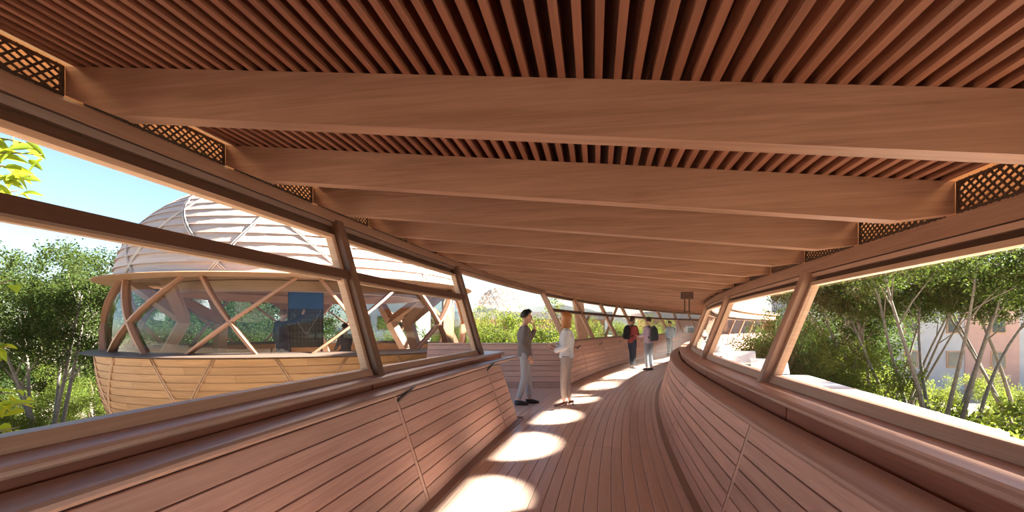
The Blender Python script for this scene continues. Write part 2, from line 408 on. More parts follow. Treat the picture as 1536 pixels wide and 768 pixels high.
# shadow-gap strips under the fascias
sweep([(-2.335, 2.390), (-2.345, 2.352), (-2.39, 2.352), (-2.39, 2.390)], SA, SB, .5).build('soffit_strip', M['postshade'], trim_1)  # shade under the left fascia is put into the wood colour
sweep([(-2.33, 2.398), (-2.33, 2.389), (-2.60, 2.389), (-2.60, 2.44)], SA, SB, .5).build('shadow_gap', M['dark'], trim_1)
sweep([(1.815, 1.907), (1.825, 1.876), (1.87, 1.876), (1.87, 1.907)], SA, SB, .5).build('soffit_strip', M['frame'], trim_2)
sweep([(1.815, 1.916), (1.815, 1.906), (2.00, 1.906), (2.00, 1.95)], SA, SB, .5).build('shadow_gap', M['dark'], trim_2)
def lattice(side, s0, s1):
    u = UA+.005 if side < 0 else UB-.005
    za, zb = (2.512, zc(UA)+.0) if side < 0 else (2.02, zc(UB)+.0)
    L = s1-s0; H = zb-za; m = MB(); w = .010; t = .006
    def Q(s, z, o): return P(s, u+side*o, z)
    def strip(a, b):
        (sa, z0), (sb, z1) = a, b; d = math.hypot(sb-sa, z1-z0)
        if d < .02: return
        nx, nz = -(z1-z0)/d*w/2, (sb-sa)/d*w/2
        m.hexa([Q(s_+j*nx, z_+j*nz, k) for s_, z_ in ((sa, z0), (sb, z1)) for j in (-1, 1) for k in (0, t)])
    pitch = .047
    c = -H
    while c < L:                # rising strips
        a, b = (max(0, c), max(0, -c)), (min(L, c+H), min(H, L-c))
        strip((s0+a[0], za+a[1]), (s0+b[0], za+b[1])); c += pitch
    c = 0
    while c < L+H*2.2:          # steep falling strips
        x0, z0, x1, z1 = c, 0.0, c-H*2.2, H
        if x0 > L: z0 = (x0-L)/2.2; x0 = L
        if x1 < 0: z1 = H+x1/2.2; x1 = 0
        if z1 > z0: strip((s0+x0, za+z0), (s0+x1, za+z1))
        c += pitch*1.6
    for z in (za+.006, zb-.006):
        m.hexa([Q(s_, z+j*.006, k) for s_ in (s0, s1) for j in (-1, 1) for k in (-.002, t+.004)])
    for s_ in (s0+.008, s1-.008):
        m.hexa([Q(s_+j*.008, z, k) for z in (za, zb) for j in (-1, 1) for k in (-.002, t+.004)])
    return m.build('lattice_panel', M['bronze'], ceiling)
for i in range(-2, 12):
    s = B0+BS*i
    lattice(-1, s+BT, s+BS); lattice(1, s+BT, s+BS)
# cavity behind the lattice with its warm strip light
for side, uu, z0, z1 in ((-1, UA-.16, 2.50, zc(UA)+.09), (1, UB+.16, 2.01, zc(UB)+.09)):
    sweep([(uu, z0), (uu+side*.02, z0), (uu+side*.02, z1), (uu, z1)], SA, SB, .8).build('cavity_lining', M['trimwood'], ceiling)
    sweep([(uu-side*.10, z1-.0), (uu-side*.13, z1-.0), (uu-side*.13, z1-.022), (uu-side*.10, z1-.022)], SA, SB, .8).build('strip_light', M['led'], ceiling)
# roof deck above with eaves; right eave ovals are added to shape the sun patches
def zr(u): return 2.383-.111*u+.11
SC, SCP = 1.30, 2.1
HA = .74; SE = SC+SCP*6  # added eave ends here so more sun reaches the far stretch
def oval(s):
    t = ((s-SC+SCP/2) % SCP)-SCP/2
    return math.sqrt(max(0, 1-(t/HA)**2)) if abs(t) < HA else 0
EM, EW, EO = 2.74, .46, 3.62
def roof_prof(s):
    ue = EM-EW*oval(s)
    return [(-2.75, zr(-2.75)), (2.0, zr(2.0)), (ue, zr(2.0)+.0), (ue, zr(2.0)+.05), (2.0, zr(2.0)+.16), (-2.75, zr(-2.75)+.16)]
def added_eave_prof(s):
    ue = EM+EW*oval(s)
    return [(ue, zr(2.0)), (EO, zr(2.0)), (EO, zr(2.0)+.05), (ue, zr(2.0)+.05)]
sweep(roof_prof, SA, SE, .075).build('roof_deck', M['trimwood'], ceiling)
sweep(added_eave_prof, SA, SE, .075).build('added_eave', M['trimwood'], ceiling)  # added outer eave that forms the oval sun patches on the floor
sweep(lambda s: [(-2.75, zr(-2.75)), (2.1, zr(2.0)), (2.1, zr(2.0)+.16), (-2.75, zr(-2.75)+.16)], SE, SB, .8).build('roof_deck', M['trimwood'], ceiling)

# ------------------------------------------------------------------ windows and posts
def wl(z): return -1.935-.295*(z-1.02)      # left window plane
def wlf(z): return -1.62-.5*(z-1.04)         # far left window plane
def wr(z): return 1.46+.38*(z-.966)         # right window plane
wcount = [0]
def window(side, s0, s1, zb, zt, gb, gt, transom=None, plane=None, jamb=.05):
    wcount[0] += 1
    root = empty('window_%d' % wcount[0], P((s0+s1)/2, plane(zb), zb)); tag(root, kind='structure')
    root.location = (0, 0, 0)
    sg = side
    def pr(z0, z1, d0, d1): return [(plane(z0)+sg*d0, z0), (plane(z1)+sg*d0, z1), (plane(z1)+sg*d1, z1), (plane(z0)+sg*d1, z0)]
    def rail(name, z0, z1, d0, d1, m=M['frame']): sweep(pr(z0, z1, d0, d1), s0, s1, .5).build(name, m, root)
    rail('sill_rail', zb, gb, .01, .09)
    rail('head_rail', gt+.035, zt-.02, .055, .10, M['framedark'])  # shade of the recess is put into this dark tone
    rail('glazing_bead', gt, gt+.035, .02, .09, M['bead'])
    for a, b in ((s0, s0+jamb), (s1-jamb, s1)):
        sweep(pr(gb, gt+.035, .02, .085), a, b, .1).build('jamb', M['bead'], root)
    zs = [(gb, gt)]
    if transom:
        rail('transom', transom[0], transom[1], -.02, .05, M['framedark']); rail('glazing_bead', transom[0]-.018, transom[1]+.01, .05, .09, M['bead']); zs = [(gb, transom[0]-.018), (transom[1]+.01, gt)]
    for a, b in zs:
        m = MB()
        ss = arange(s0+jamb, s1-jamb, .6); k = 0
        for s in ss: m.v += [tuple(P(s, plane(a)+sg*.05, a)), tuple(P(s, plane(b)+sg*.05, b))]
        for q in range(len(ss)-1): m.quad([2*q, 2*q+2, 2*q+3, 2*q+1])
        m.build('pane', M['glass'], root)
    return root
def post(side, s, z0, z1, plane, w=.10, name='window_post', label=None, group=None, mat='frame'):
    m = MB(); sg = side; c = .012
    d0, d1 = -.055, .10
    pts = []
    for z in (z0, z1):
        u = plane(z)
        for (a, d) in ((-w/2, d1), (-w/2, d0+c), (-w/2+c, d0), (w/2-c, d0), (w/2, d0+c), (w/2, d1)):
            pts.append(P(s+a, u+sg*d, z))
    m.v = [tuple(p) for p in pts]; L = (pts[6]-pts[0]).length
    for k in range(6):
        k2 = (k+1) % 6
        m.quad([k, k2, 6+k2, 6+k], [(0, k*.05), (0, k*.05+.05), (L, k*.05+.05), (L, k*.05)])
    m.quad([0, 1, 2, 3, 4, 5]); m.quad([11, 10, 9, 8, 7, 6])
    o = m.build(name, M[mat]); return tag(o, label, 'post', group)
LP = [-2.4, .8, 4.0, 7.2]; LPF = [12.7+3.2*i for i in range(0, 10)]
RP = [-2.2, 1.2, 4.62, 8.0]+[11.4+3.4*i for i in range(0, 9)]
TR = (1.875, 1.955)
for a, b in zip(LP[:-1], LP[1:]): window(-1, a+.05, b-.05, 1.02, 2.395, 1.075, 2.245, TR, wl)
for a, b in zip(LPF[:-1], LPF[1:]): window(-1, a+.05, b-.05, 1.04, 2.395, 1.075, 2.30, TR, wlf, .03)
for a, b in zip(RP[:-1], RP[1:]): window(1, a+.05, b-.05, .966, 1.912, 1.03, 1.80, None, wr)
# head of the open bay over the landing
sweep([(wl(2.33), 2.33), (wl(2.40), 2.405), (wl(2.40)-.09, 2.405), (wl(2.33)-.09, 2.33)], 7.25, 12.65, .5).build('head_rail', M['frame'], trim_1)
lab = {4.0: 'leaning timber window post between the two windows that look onto the pod', 7.2: 'leaning timber window post at the near side of the open landing'}
for s in LP: post(-1, s, 1.016, 2.41, wl, label=lab.get(s, 'leaning timber window post above the near left parapet'), group=None if s in lab else 'left near window posts', mat='postshade')
for s in LPF: post(-1, s, 1.036, 2.41, wlf, .08, label='slim leaning timber window post above the far left parapet' if s > 13 else 'leaning timber window post at the far corner of the landing', group='far left window posts' if s > 13 else None)
rlab = {4.62: 'thick leaning timber post between the windows facing the spreading trees and the dark leafy tree', 8.0: 'leaning timber post between the dark leafy tree view and the white tilted roof panels'}
for s in RP: post(1, s, .962, 1.915, wr, .11, label=rlab.get(s, 'leaning timber window post standing on the right hand sill around the bend'), group=None if s in rlab else 'right window posts')
# ends of the built stretch
for s, nm in ((SA, 'wall_rear'), (SB, 'wall_end')):
    m = MB(); m.v = [tuple(P(s, u, z)) for u, z in ((-2.2, -.2), (1.9, -.2), (1.9, 2.3), (-2.6, 2.75))]+[tuple(P(s+(.1 if s > 0 else -.1), u, z)) for u, z in ((-2.2, -.2), (1.9, -.2), (1.9, 2.3), (-2.6, 2.75))]
    m.quad([0, 1, 2, 3], [(0, 0), (4, 0), (4, 2.5), (0, 2.5)]); m.quad([4, 7, 6, 5])
    for k in range(4): m.quad([k, 4+k, 4+(k+1) % 4, (k+1) % 4])
    tag(m.build(nm, M['board']), kind='structure')
# ------------------------------------------------------------------ ground
GZ = -4.2
g = MB(); g.v = [(-400, -60, GZ), (400, -60, GZ), (400, 700, GZ), (-400, 700, GZ)]; g.quad([0, 1, 2, 3])
tag(g.build('ground', M['grass']), kind='structure')

# ------------------------------------------------------------------ the round timber pod outside the left windows
PC = Vector((-6.47, 15.18, 0)); PH = math.atan2(6.47, -15.18)   # centre; angle that faces the viewer
def az(a): return -math.pi/2+0.403+a         # a = 0 faces the viewer, + towards viewer's right
ZL, ZU = .88, 2.60          # lower and upper rim heights
pod = empty('round_pod', (PC.x, PC.y, GZ))
tag(pod, 'round timber pod with shingled dome, glazed band and plank clad bowl', 'pavilion')
def pp(a, r, z):            # local to the pod
    return Vector((r*math.cos(az(a)), r*math.sin(az(a)), z-GZ))
def rdome(z): t = (z-ZU)/3.15; return 4.72*math.sqrt(max(0, 1-t*t))
def rhull(z): t = (ZL-z)/5.2; return 5.08*math.sqrt(max(0, 1-t*t))
def rband(z): return lerp(5.0, 4.74, (z-ZL)/(ZU-ZL))+.10*math.sin(math.pi*(z-ZL)/(ZU-ZL))
def ringseg(mb, a0, a1, prof, n=8, smooth=True):
    """prof: closed list of (r, z); segment between two angles"""
    b = len(mb.v); k = len(prof)
    for i in range(n+1):
        a = a0+(a1-a0)*i/n; mb.v += [tuple(pp(a, r, z)) for r, z in prof]
    d = [0]
    for j in range(k): d.append(d[-1]+math.dist(prof[j], prof[(j+1) % k]))
    rr = max(p[0] for p in prof)
    for i in range(n):
        for j in range(k):
            j2 = (j+1) % k; q = b+i*k; x0 = (a0+(a1-a0)*i/n)*rr; x1 = (a0+(a1-a0)*(i+1)/n)*rr
            mb.quad([q+j, q+j2, q+k+j2, q+k+j], [(x0, d[j]), (x0, d[j+1]), (x1, d[j+1]), (x1, d[j])], False)
    if abs(a1-a0) < 6.2:
        e = b+n*k; mb.quad([b+j for j in range(k)]); mb.quad([e+j for j in range(k)][::-1])
    return mb
TAU = 2*math.pi
# dome courses: overlapped planks
nc = 20; hs = [ZU+.05+3.05*math.sin(math.pi/2*i/nc*.96) for i in range(nc+1)]
for i in range(nc):
    z0, z1 = hs[i], hs[i+1]; r0, r1 = rdome(z0), rdome(z1)
    for j in range(9):
        a0 = TAU*j/9+.17*i; a1 = a0+TAU/9-.003/max(r0, .6)
        ringseg(MB(), a0, a1, [(r0+.065, z0-.012), (r1+.004, z1+.012), (r1-.03, z1), (r0-.02, z0)], 7).build('roof_plank', M['greywood'], pod)
# diagonal double ribs over the dome
def rib(a0, sw, z0, z1, rf, w, out, n=14, name='rib', m=None, gap=.05):
    mb = MB()
    for o in (-gap, gap):
        pts = []
        for i in range(n+1):
            t = i/n; z = lerp(z0, z1, t); r = rf(z)
            pts.append(pp(a0+sw*t+o/max(r, .8), r+out, z))
        mb.tube(pts, w, 5)
    return mb.build(name, m or M['greywood'], pod)
M['ribgrey'] = plain('rib_grey', (.52, .43, .37), .6)
for k in range(12):
    rib(TAU*k/12+.10, .42, ZU+.06, ZU+2.75, rdome, .014, .052, name='dome_rib', m=M['ribgrey'], gap=.03)
    rib(TAU*k/12-.35, -.62, ZU+.06, ZU+2.75, rdome, .014, .052, name='dome_rib', m=M['ribgrey'], gap=.03)
# bowl planks
nb_ = 20; zz = [ZL-.12-(3.4)*i/nb_ for i in range(nb_+1)]
for i in range(nb_):
    z1, z0 = zz[i], zz[i+1]
    for j in range(9):
        a0 = TAU*j/9+.21*i; a1 = a0+TAU/9-.0008
        ringseg(MB(), a0, a1, [(rhull(z0)+.004, z0-.012), (rhull(z1)+.035, z1), (rhull(z1)-.02, z1+.004), (rhull(z0)-.03, z0)], 8).build('bowl_plank', M['cedar'], pod)
for k in range(12):
    a = TAU*k/12-.12
    rib(a, .20, ZL-.13, ZL-2.0, rhull, .016, .03, 10, 'bowl_batten', M['trimwood'], .028)
    rib(a+.28, -.22, ZL-.13, ZL-2.0, rhull, .016, .03, 10, 'bowl_batten', M['trimwood'], .028)
ringseg(MB(), 0, TAU, [(4.9, ZL-.13), (5.36, ZL-.085), (5.38, ZL-.07), (5.36, ZL-.055), (4.7, ZL), (4.6, ZL-.1)], 72).build('lower_rim', M['rim'], pod)
ringseg(MB(), 0, TAU, [(4.55, ZU-.06), (5.16, ZU-.012), (5.18, ZU), (5.16, ZU+.012), (4.72, ZU+.07), (4.5, ZU+.03)], 72).build('upper_rim', M['trimwood'], pod)
# crossing struts of the glazed band
def strut(a0, sw, w, d, rin=0, name='strut', m=None):
    mb = MB(); n = 8; prev = None
    for i in range(n+1):
        t = i/n; z = lerp(ZL-.02, ZU-.03, t); r = rband(z)-rin; a = a0+sw*t
        for (x, y) in ((-w/2, 0), (w/2, 0), (w/2, -d), (-w/2, -d)): mb.v.append(tuple(pp(a+x/r, r+y, z)))
    for i in range(n):
        for j in range(4):
            j2 = (j+1) % 4; mb.quad([i*4+j, i*4+j2, i*4+4+j2, i*4+4+j], [(i*.25, j*.1), (i*.25, j*.1+.1), (i*.25+.25, j*.1+.1), (i*.25+.25, j*.1)])
    mb.quad([0, 1, 2, 3]); mb.quad([n*4+3, n*4+2, n*4+1, n*4])
    return mb.build(name, m or M['strut'], pod)
for k in range(12):
    a = -.50+TAU*k/12
    strut(a, .46, .085, .16); strut(a+.29, -.26, .075, .14)
for k in range(12):
    a = -.50+TAU*k/12; mb = MB(); n = 6
    for i in range(n+1):
        for q in range(7):
            z = lerp(ZL, ZU-.02, q/6); mb.v.append(tuple(pp(a+TAU/12*i/n, rband(z)-.10, z)))
    for i in range(n):
        for q in range(6): mb.quad([i*7+q, i*7+7+q, i*7+8+q, i*7+q+1], None, True)
    mb.build('pane', M['podglass'], pod)
# inside: floor, ceiling slats, ring beam, big raking props
ringseg(MB(), 0, TAU, [(.02, ZL-.75), (4.85, ZL-.75), (4.85, ZL-.85), (.02, ZL-.85)], 40).build('pod_floor', M['floor'], pod)
ringseg(MB(), 0, TAU, [(4.78, ZL-.75), (4.83, ZL-.75), (4.83, ZL-.06), (4.78, ZL-.06)], 48).build('inner_parapet', M['cedar'], pod)
ringseg(MB(), 0, TAU, [(3.3, ZU-.28), (3.5, ZU-.28), (3.5, ZU-.02), (3.3, ZU-.02)], 48).build('ring_beam', M['trimwood'], pod)
for i in range(26):
    y = -4.4+8.8*i/25; L = math.sqrt(4.55**2-y*y); mb = MB(); mb.box((0, y, ZU+.05-GZ), (2*L, .09, .08)); mb.build('ceiling_slat', M['trimwood'], pod)
for k in range(5):
    a = .95+1.0*k
    mb = MB(); n = 7
    for t in (0, 1):
        pass
    b_ = pp(a, 3.9, ZL-.75); m1 = pp(a+.13, 3.25, ZL+.75); t_ = pp(a-.02, 4.3, ZU-.05); t2 = pp(a+.52, 4.2, ZU-.05)
    mb.bar(b_, m1, .34, .26, pp(a, 1, GZ)); mb.bar(m1, t_, .30, .24, pp(a, 1, GZ)); mb.bar(m1, t2, .30, .24, pp(a, 1, GZ))
    mb.build('raking_prop', M['trimwood'], pod)
# support drum down to the ground
ringseg(MB(), 0, TAU, [(2.2, GZ), (2.6, GZ), (3.6, ZL-3.4), (3.2, ZL-3.4)], 32).build('support_drum', M['concrete'], pod)

# door of the pod, on the side turned to the corridor
dm = MB(); a = 1.12
def dp(da, r, z): return pp(a+da, r, z)
for (d0, d1, z0, z1, o, nm, mt) in ((-.20, .20, ZL-.70, ZU-.12, 0, 'door_leaf', 'cedar'),):
    ringseg(MB(), a+d0, a+d1, [(4.55, z0), (4.61, z0), (4.61, z1), (4.55, z1)], 6).build(nm, M[mt], pod)
ringseg(MB(), a-.16, a-.145, [(4.48, ZL-.1), (4.50, ZL-.1), (4.50, ZL+.45), (4.48, ZL+.45)], 2).build('door_handle', M['black'], pod)

# ------------------------------------------------------------------ wall board in the pod with its plotted curve
bd = empty('presentation_board', tuple(px(459, 522, 12.6).xy)+(ZL-.75,), R(22))
tag(bd, 'dark gridded presentation board with a dotted white curve inside the pod', 'board')
bw, bh, bb = .86, 1.62, .78
m = MB(); m.box((0, .03, bb+bh/2), (bw, .04, bh)); m.build('panel', plain('board_dark', (.012, .022, .022), .12, spec=.6), bd)
m = MB(); m.box((0, .008, bb+bh*.80), (bw-.03, .006, bh*.36)); m.build('sky_picture', plain('board_blue', (.03, .11, .26), .2), bd)
m = MB()
for q in range(9): m.box((-bw/2+.08+q*(bw-.16)/8, .004, bb+bh*.31), (.004, .004, bh*.58))
for q in range(9): m.box((0, .004, bb+.05+q*bh*.56/8), (bw-.1, .004, .004))
m.build('grid_lines', plain('board_line', (.22, .22, .16), .6), bd)
m = MB()
for q in range(22):
    t = q/21; x = -bw/2+.12+t*(bw-.2); z = bb+.36+.62*abs(2*t-.95)**1.25*.9
    m.box((x, .002, z), (.017, .006, .017))
m.build('plotted_curve', M['white'], bd)
m = MB()
for x in (-bw/2+.05, bw/2-.05):
    m.box((x, .05, bb/2), (.05, .05, bb)); m.box((x, .05, .02), (.06, .5, .04))
m.build('stand', M['black'], bd)

# ------------------------------------------------------------------ white roof edge below the right windows
m = MB(); q = [Vector((7.6, 12.3, .2)), Vector((5.86, 5.65, .2)), Vector((4.6, 5.65, .2)), Vector((6.4, 12.6, .2))]
m.hexa([(p.x, p.y, z) for p in (q[0], q[1]) for o in (0, 1) for z in (-.30, 0)][:0] or [tuple(Vector((v.x, v.y, z))) for v, w in ((q[0], q[3]), (q[1], q[2])) for v in (v, w) for z in (-.15, .20)])
wr_o = m.build('terrace_slab', M['white']); 
te = empty('white_terrace', (6.4, 9, GZ)); tag(te, 'flat white roof edge below the right hand windows', 'roof')
wr_o.parent = te; wr_o.matrix_parent_inverse = Matrix.Translation((-6.4, -9, -GZ))
for i in range(3):
    c = Vector((5.75+.5*i, 7.0+2.2*i, 0)); mm = MB(); mm.box((c.x-6.4, c.y-9, (-.16-GZ)/2), (.35, .35, -.16-GZ)); mm.build('pier', M['concrete'], te)
for i in range(4):
    t = (i+1)/5; a_ = q[0].lerp(q[1], t); b_ = q[3].lerp(q[2], t); mm = MB(); mm.bar(a_+Vector((-6.4, -9, .004-GZ)), b_+Vector((-6.4, -9, .004-GZ)), .05, .015); mm.build('joint_strip', M['trimwood'], te)

# ------------------------------------------------------------------ buildings
def building(name, label, x0, x1, y0, dep, z0, z1, mat, wins, winmat, rz=0, roof=None, cat='building', panels=None):
    """box in world axes rotated by rz about its front centre; wins = (cols, rows, w, h, margins)"""
    cx = (x0+x1)/2; o = empty(name, (cx, y0, z0), rz); tag(o, label, cat)
    W = x1-x0; H = z1-z0; m = MB(); m.box((0, dep/2, H/2), (W, dep, H)); m.build('facade', mat, o)
    if panels:
        for (a, b, c, d, mt) in panels:
            m = MB(); m.box(((a+b)/2*W-W/2, -.03, (c+d)/2*H), ((b-a)*W, .06, (d-c)*H)); m.build('facade_panel', mt, o)
    cols, rows, w, h, mg, zb, zt = wins
    for r in range(rows):
        for c in range(cols):
            x = -W/2+mg+(W-2*mg)*(c+.5)/cols; z = zb+(zt-zb)*(r+.5)/rows
            m = MB(); m.box((x, -.05, z), (w, .14, h)); f = m.build('window', M['trimwood'] if winmat == 'wood' else M['white'], o)
            m = MB(); m.box((x, -.125, z), (w*.84, .02, h*.86)); m.build('pane', M['farglass'], f)
    if roof:
        m = MB(); m.box((0, dep/2-.2, H+roof[1]/2), (W+roof[0], dep+roof[0], roof[1])); m.build('roof', roof[2], o)
    return o
M['farglass'] = plain('far_glass', (.05, .06, .07), .1, spec=.8)
M['brick'] = plain('brick', (.42, .23, .17), .9, noise=.2, nscale=2)
M['greyplaster'] = plain('grey_plaster', (.46, .45, .47), .9, noise=.06, nscale=1)
M['pinkplaster'] = plain('pink_plaster', (.52, .32, .27), .9, noise=.06, nscale=1)
M['paleroof'] = plain('pale_roof', (.40, .36, .335), .8)
# apartment block behind the right hand trees
b1 = building('apartment_block', 'grey and pink apartment block standing behind the right hand trees', 27, 58, 42, 9, GZ, 6.6, M['greyplaster'], (9, 3, 1.1, 1.5, .6, 1.2, 10.4), 'wood', R(-12), (.5, .4, M['paleroof']),
    panels=[(.10, .20, 0, 1, M['pinkplaster']), (.42, .55, 0, 1, M['pinkplaster']), (.78, .86, 0, 1, M['pinkplaster'])])
# long low brick hall with pale roof under the geodesic dome
b2 = building('brick_hall', 'long low brick hall with a pale flat roof beneath the lattice dome', -13, 12, 62, 10, GZ, 2.4, M['brick'], (10, 1, 1.2, 1.6, 1, 3.0, 5.6), 'white', 0, (1.6, .95, M['paleroof']))
b3 = building('brick_range', 'low brick range with pale roof beyond the far left windows', 16.5, 41, 56, 10, GZ, 2.4, M['brick'], (9, 1, 1.3, 1.3, 1, 4.0, 6.0), 'white', R(-6), (1.6, .8, M['paleroof']))
b4 = building('white_house', 'white house with dark windows seen through the pod glazing', -13.5, -8.0, 40, 7, GZ, 3.6, M['white'], (3, 2, .9, 1.1, .5, 2.4, 7.2), 'wood', 0, (.6, .5, M['brick']))
# lattice dome
dm_o = empty('lattice_dome', tuple(px(750, 468, 70).xy)+(3.92,)); tag(dm_o, 'hemispherical lattice dome of pale rods standing over the brick hall', 'dome')
bm = bmesh.new(); bmesh.ops.create_icosphere(bm, subdivisions=3, radius=3.25)
seen = 0; m = MB()
for e in bm.edges:
    a, b = e.verts[0].co, e.verts[1].co
    if min(a.z, b.z) < -.15: continue
    m.bar(a, b, .075, .075, (a+b))
m.build('rod_net', plain('dome_rods', (.34, .26, .21), .6), dm_o)
bm.free()
bm = bmesh.new(); bmesh.ops.create_icosphere(bm, subdivisions=2, radius=3.0); m = MB()
for e in bm.edges:
    a, b = e.verts[0].co, e.verts[1].co
    if min(a.z, b.z) < -.15: continue
    m.bar(a, b, .05, .05, (a+b))
m.build('inner_net', plain('dome_rods_inner', (.28, .20, .16), .6), dm_o); bm.free()
m = MB(); m.tube([(3.3*math.cos(TAU*k/40), 3.3*math.sin(TAU*k/40), .0) for k in range(41)], .1, 6, False); m.build('base_ring', M['paleroof'], dm_o)
m = MB(); m.tube([(0, 0, -.55), (0, 0, 0)], 3.4, 40); m.build('drum', M['paleroof'], dm_o)
# hills on the horizon
def hill(name, label, pts, y, dep, m):
    mb = MB(); n = len(pts)
    for o in (0, dep): mb.v += [(x, y+o, z) for x, z in pts]+[(x, y+o, GZ-2) for x, z in pts]
    for i in range(n-1):
        mb.quad([i, i+1, n+i+1, n+i]); mb.quad([i, 2*n+i, 2*n+i+1, i+1])
    return tag(mb.build(name, m), kind='structure')
random.seed(3)
hp = []
for i in range(60):
    x = -260+560*i/59; hp.append((x, 5+6*math.sin(x*.021+1)+4*math.sin(x*.05)+2*random.random()))
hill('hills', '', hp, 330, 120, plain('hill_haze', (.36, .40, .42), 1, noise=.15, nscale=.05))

# white tilted roof panels by the second right hand window
for i, (x, y, D) in enumerate(((1108, 537, 13.2), (1154, 550, 12.2), (1062, 522, 17.0))):
    c = px(x, y, D); o = empty('roof_panel', (c.x, c.y, GZ), R(-25)); tag(o, 'white tilted roof panel on a pole outside the right hand windows', 'panel', 'white tilted panels')
    m = MB(); zt_ = c.z-GZ; m.hexa([(a_, b_, zt_+b_*.45+k_) for a_ in (-.42, .42) for b_ in (-.32, .32) for k_ in (0, .04)]); m.build('plate', M['white'], o)
    m = MB(); m.tube([(0, 0, 0), (0, 0, zt_)], .04, 8); m.build('pole', M['concrete'], o)
# raking timber pylon beyond the far left windows
py_ = empty('raking_pylon', (3.35, 21.2, GZ)); tag(py_, 'thick raking timber pylon outside the far left windows', 'pylon')
m = MB(); m.bar((.5, 0, 0), (-.75, .1, 9.0), .42, .5, (0, 1, 0)); m.build('shaft', M['trimwood'], py_)
m = MB(); m.bar((.1, -.1, 3.6), (1.3, -.1, 6.6), .1, .1, (0, 1, 0)); m.build('brace', M['trimwood'], py_)
m = MB(); m.bar((.1, .1, 6.2), (-.9, .1, 4.2), .1, .1, (0, 1, 0)); m.build('brace', M['trimwood'], py_)
# ------------------------------------------------------------------ vegetation
import numpy as np
def leaf_mesh(name, centres, size, mat, rng, droop=.25, up=.5, wid=.5):
    """one mesh of many separate four-cornered leaves"""
    n = len(centres); c = np.asarray(centres)
    d = rng.normal(size=(n, 3)); d[:, 2] -= droop; d /= np.linalg.norm(d, axis=1)[:, None]
    r = rng.normal(size=(n, 3)); r[:, 2] += up*1.5
    w = np.cross(d, r); w /= np.linalg.norm(w, axis=1)[:, None]
    nn = np.cross(w, d)
    L = size*rng.uniform(.65, 1.3, size=(n, 1)); W = L*wid
    v = np.empty((n, 4, 3)); v[:, 0] = c; v[:, 1] = c+d*L*.5+w*W*.5+nn*L*.08; v[:, 2] = c+d*L; v[:, 3] = c+d*L*.5-w*W*.5+nn*L*.08
    me = bpy.data.meshes.new(name); me.vertices.add(4*n); me.vertices.foreach_set('co', v.reshape(-1).astype(np.float32))
    me.loops.add(4*n); me.loops.foreach_set('vertex_index', np.arange(4*n, dtype=np.int32))
    me.polygons.add(n); me.polygons.foreach_set('loop_start', np.arange(0, 4*n, 4, dtype=np.int32)); me.polygons.foreach_set('loop_total', np.full(n, 4, dtype=np.int32))
    me.materials.append(mat); me.update(); me.validate(); return me
def tree(seed, H, stems, spread, crown0, blob, nleaf, lsize, mat, bark, rad=.09, flat=.6, sub=4, hlo=.72):
    """multi-stemmed tree; returns (trunk mesh, foliage mesh). crown0: fraction of H where foliage starts"""
    rng = np.random.default_rng(seed); rnd = random.Random(seed); mb = MB(); tips = []
    for i in range(stems):
        a = TAU*(i+rnd.random()*.7)/stems; sp = spread*(.35+.75*rnd.random()); h = H*(hlo+(.97-hlo)*rnd.random())
        pts = []; m = 9
        wob = [rnd.uniform(-.12, .12) for _ in range(4)]
        for k in range(m+1):
            t = k/m; rr = sp*(t**1.25); aa = a+wob[0]*math.sin(t*5+wob[1]*20)
            pts.append(Vector((math.cos(aa)*rr+.12*math.cos(a)+wob[2]*math.sin(t*7), math.sin(aa)*rr+.12*math.sin(a)+wob[3]*math.sin(t*6), h*t)))
        r0 = rad*(.75+.5*rnd.random())
        mb.tube(pts, [r0*(1-.78*k/m) for k in range(m+1)], 7)
        tips.append((pts[-1], 1.0))
        for j in range(sub):
            t = crown0+(.97-crown0)*(j+.1+.6*rnd.random())/sub; k = min(int(t*m), m-1); p = pts[k].lerp(pts[k+1], t*m-k)
            ang = a+rnd.uniform(-1.5, 1.5); ln = spread*(.35+.4*rnd.random())*(1.15-t*.5); rise = H*(.10+.14*rnd.random())
            q = [p+Vector((math.cos(ang)*ln*x, math.sin(ang)*ln*x, rise*x**.8)) for x in (0, .35, .7, 1)]
            rr = r0*(1-.78*t)*.6; mb.tube(q, [rr, rr*.75, rr*.5, rr*.25], 5)
            tips.append((q[-1], .8))
    tr = mb.mesh('trunk', bark)
    w = np.array([x[1] for x in tips]); w /= w.sum(); idx = rng.choice(len(tips), size=nleaf, p=w)
    base = np.array([list(x[0]) for x in tips])[idx]; scl = np.array([x[1] for x in tips])[idx]
    # twigs: sub-clumps within a blob
    K = 16; sub_off = rng.normal(size=(len(tips), K, 3)); sub_off /= np.linalg.norm(sub_off, axis=2)[:, :, None]
    sub_off *= rng.uniform(.45, 1.0, size=(len(tips), K, 1))**.6
    pick = sub_off[idx, rng.integers(0, K, nleaf)]
    off = pick*blob*np.array([1, 1, flat])*scl[:, None]+rng.normal(size=(nleaf, 3))*blob*.15
    c = base+off
    fo = leaf_mesh('foliage', c, lsize, mat, rng)
    return tr, fo
def plant(name, meshes, loc, rz, sc, label, cat, group=None):
    o = empty(name, loc, rz); o.scale = (sc, sc, sc)
    tag(o, label, cat, group)
    link(bpy.data.objects.new('trunk', meshes[0]), o); link(bpy.data.objects.new('foliage', meshes[1]), o)
    return o
K_umb = tree(11, 7.5, 8, 2.8, .78, .85, 46000, .085, M['leaf_a'], M['bark'], .085, .42, 4, .88)
K_olv = tree(5, 7.3, 7, 2.3, .50, .88, 44000, .095, M['leaf_a'], M['bark'], .085, .7, 5)
K_rnd = tree(8, 5.6, 7, 1.8, .22, .80, 24000, .10, M['leaf_b'], M['bark2'], .07, .8, 6, .6)
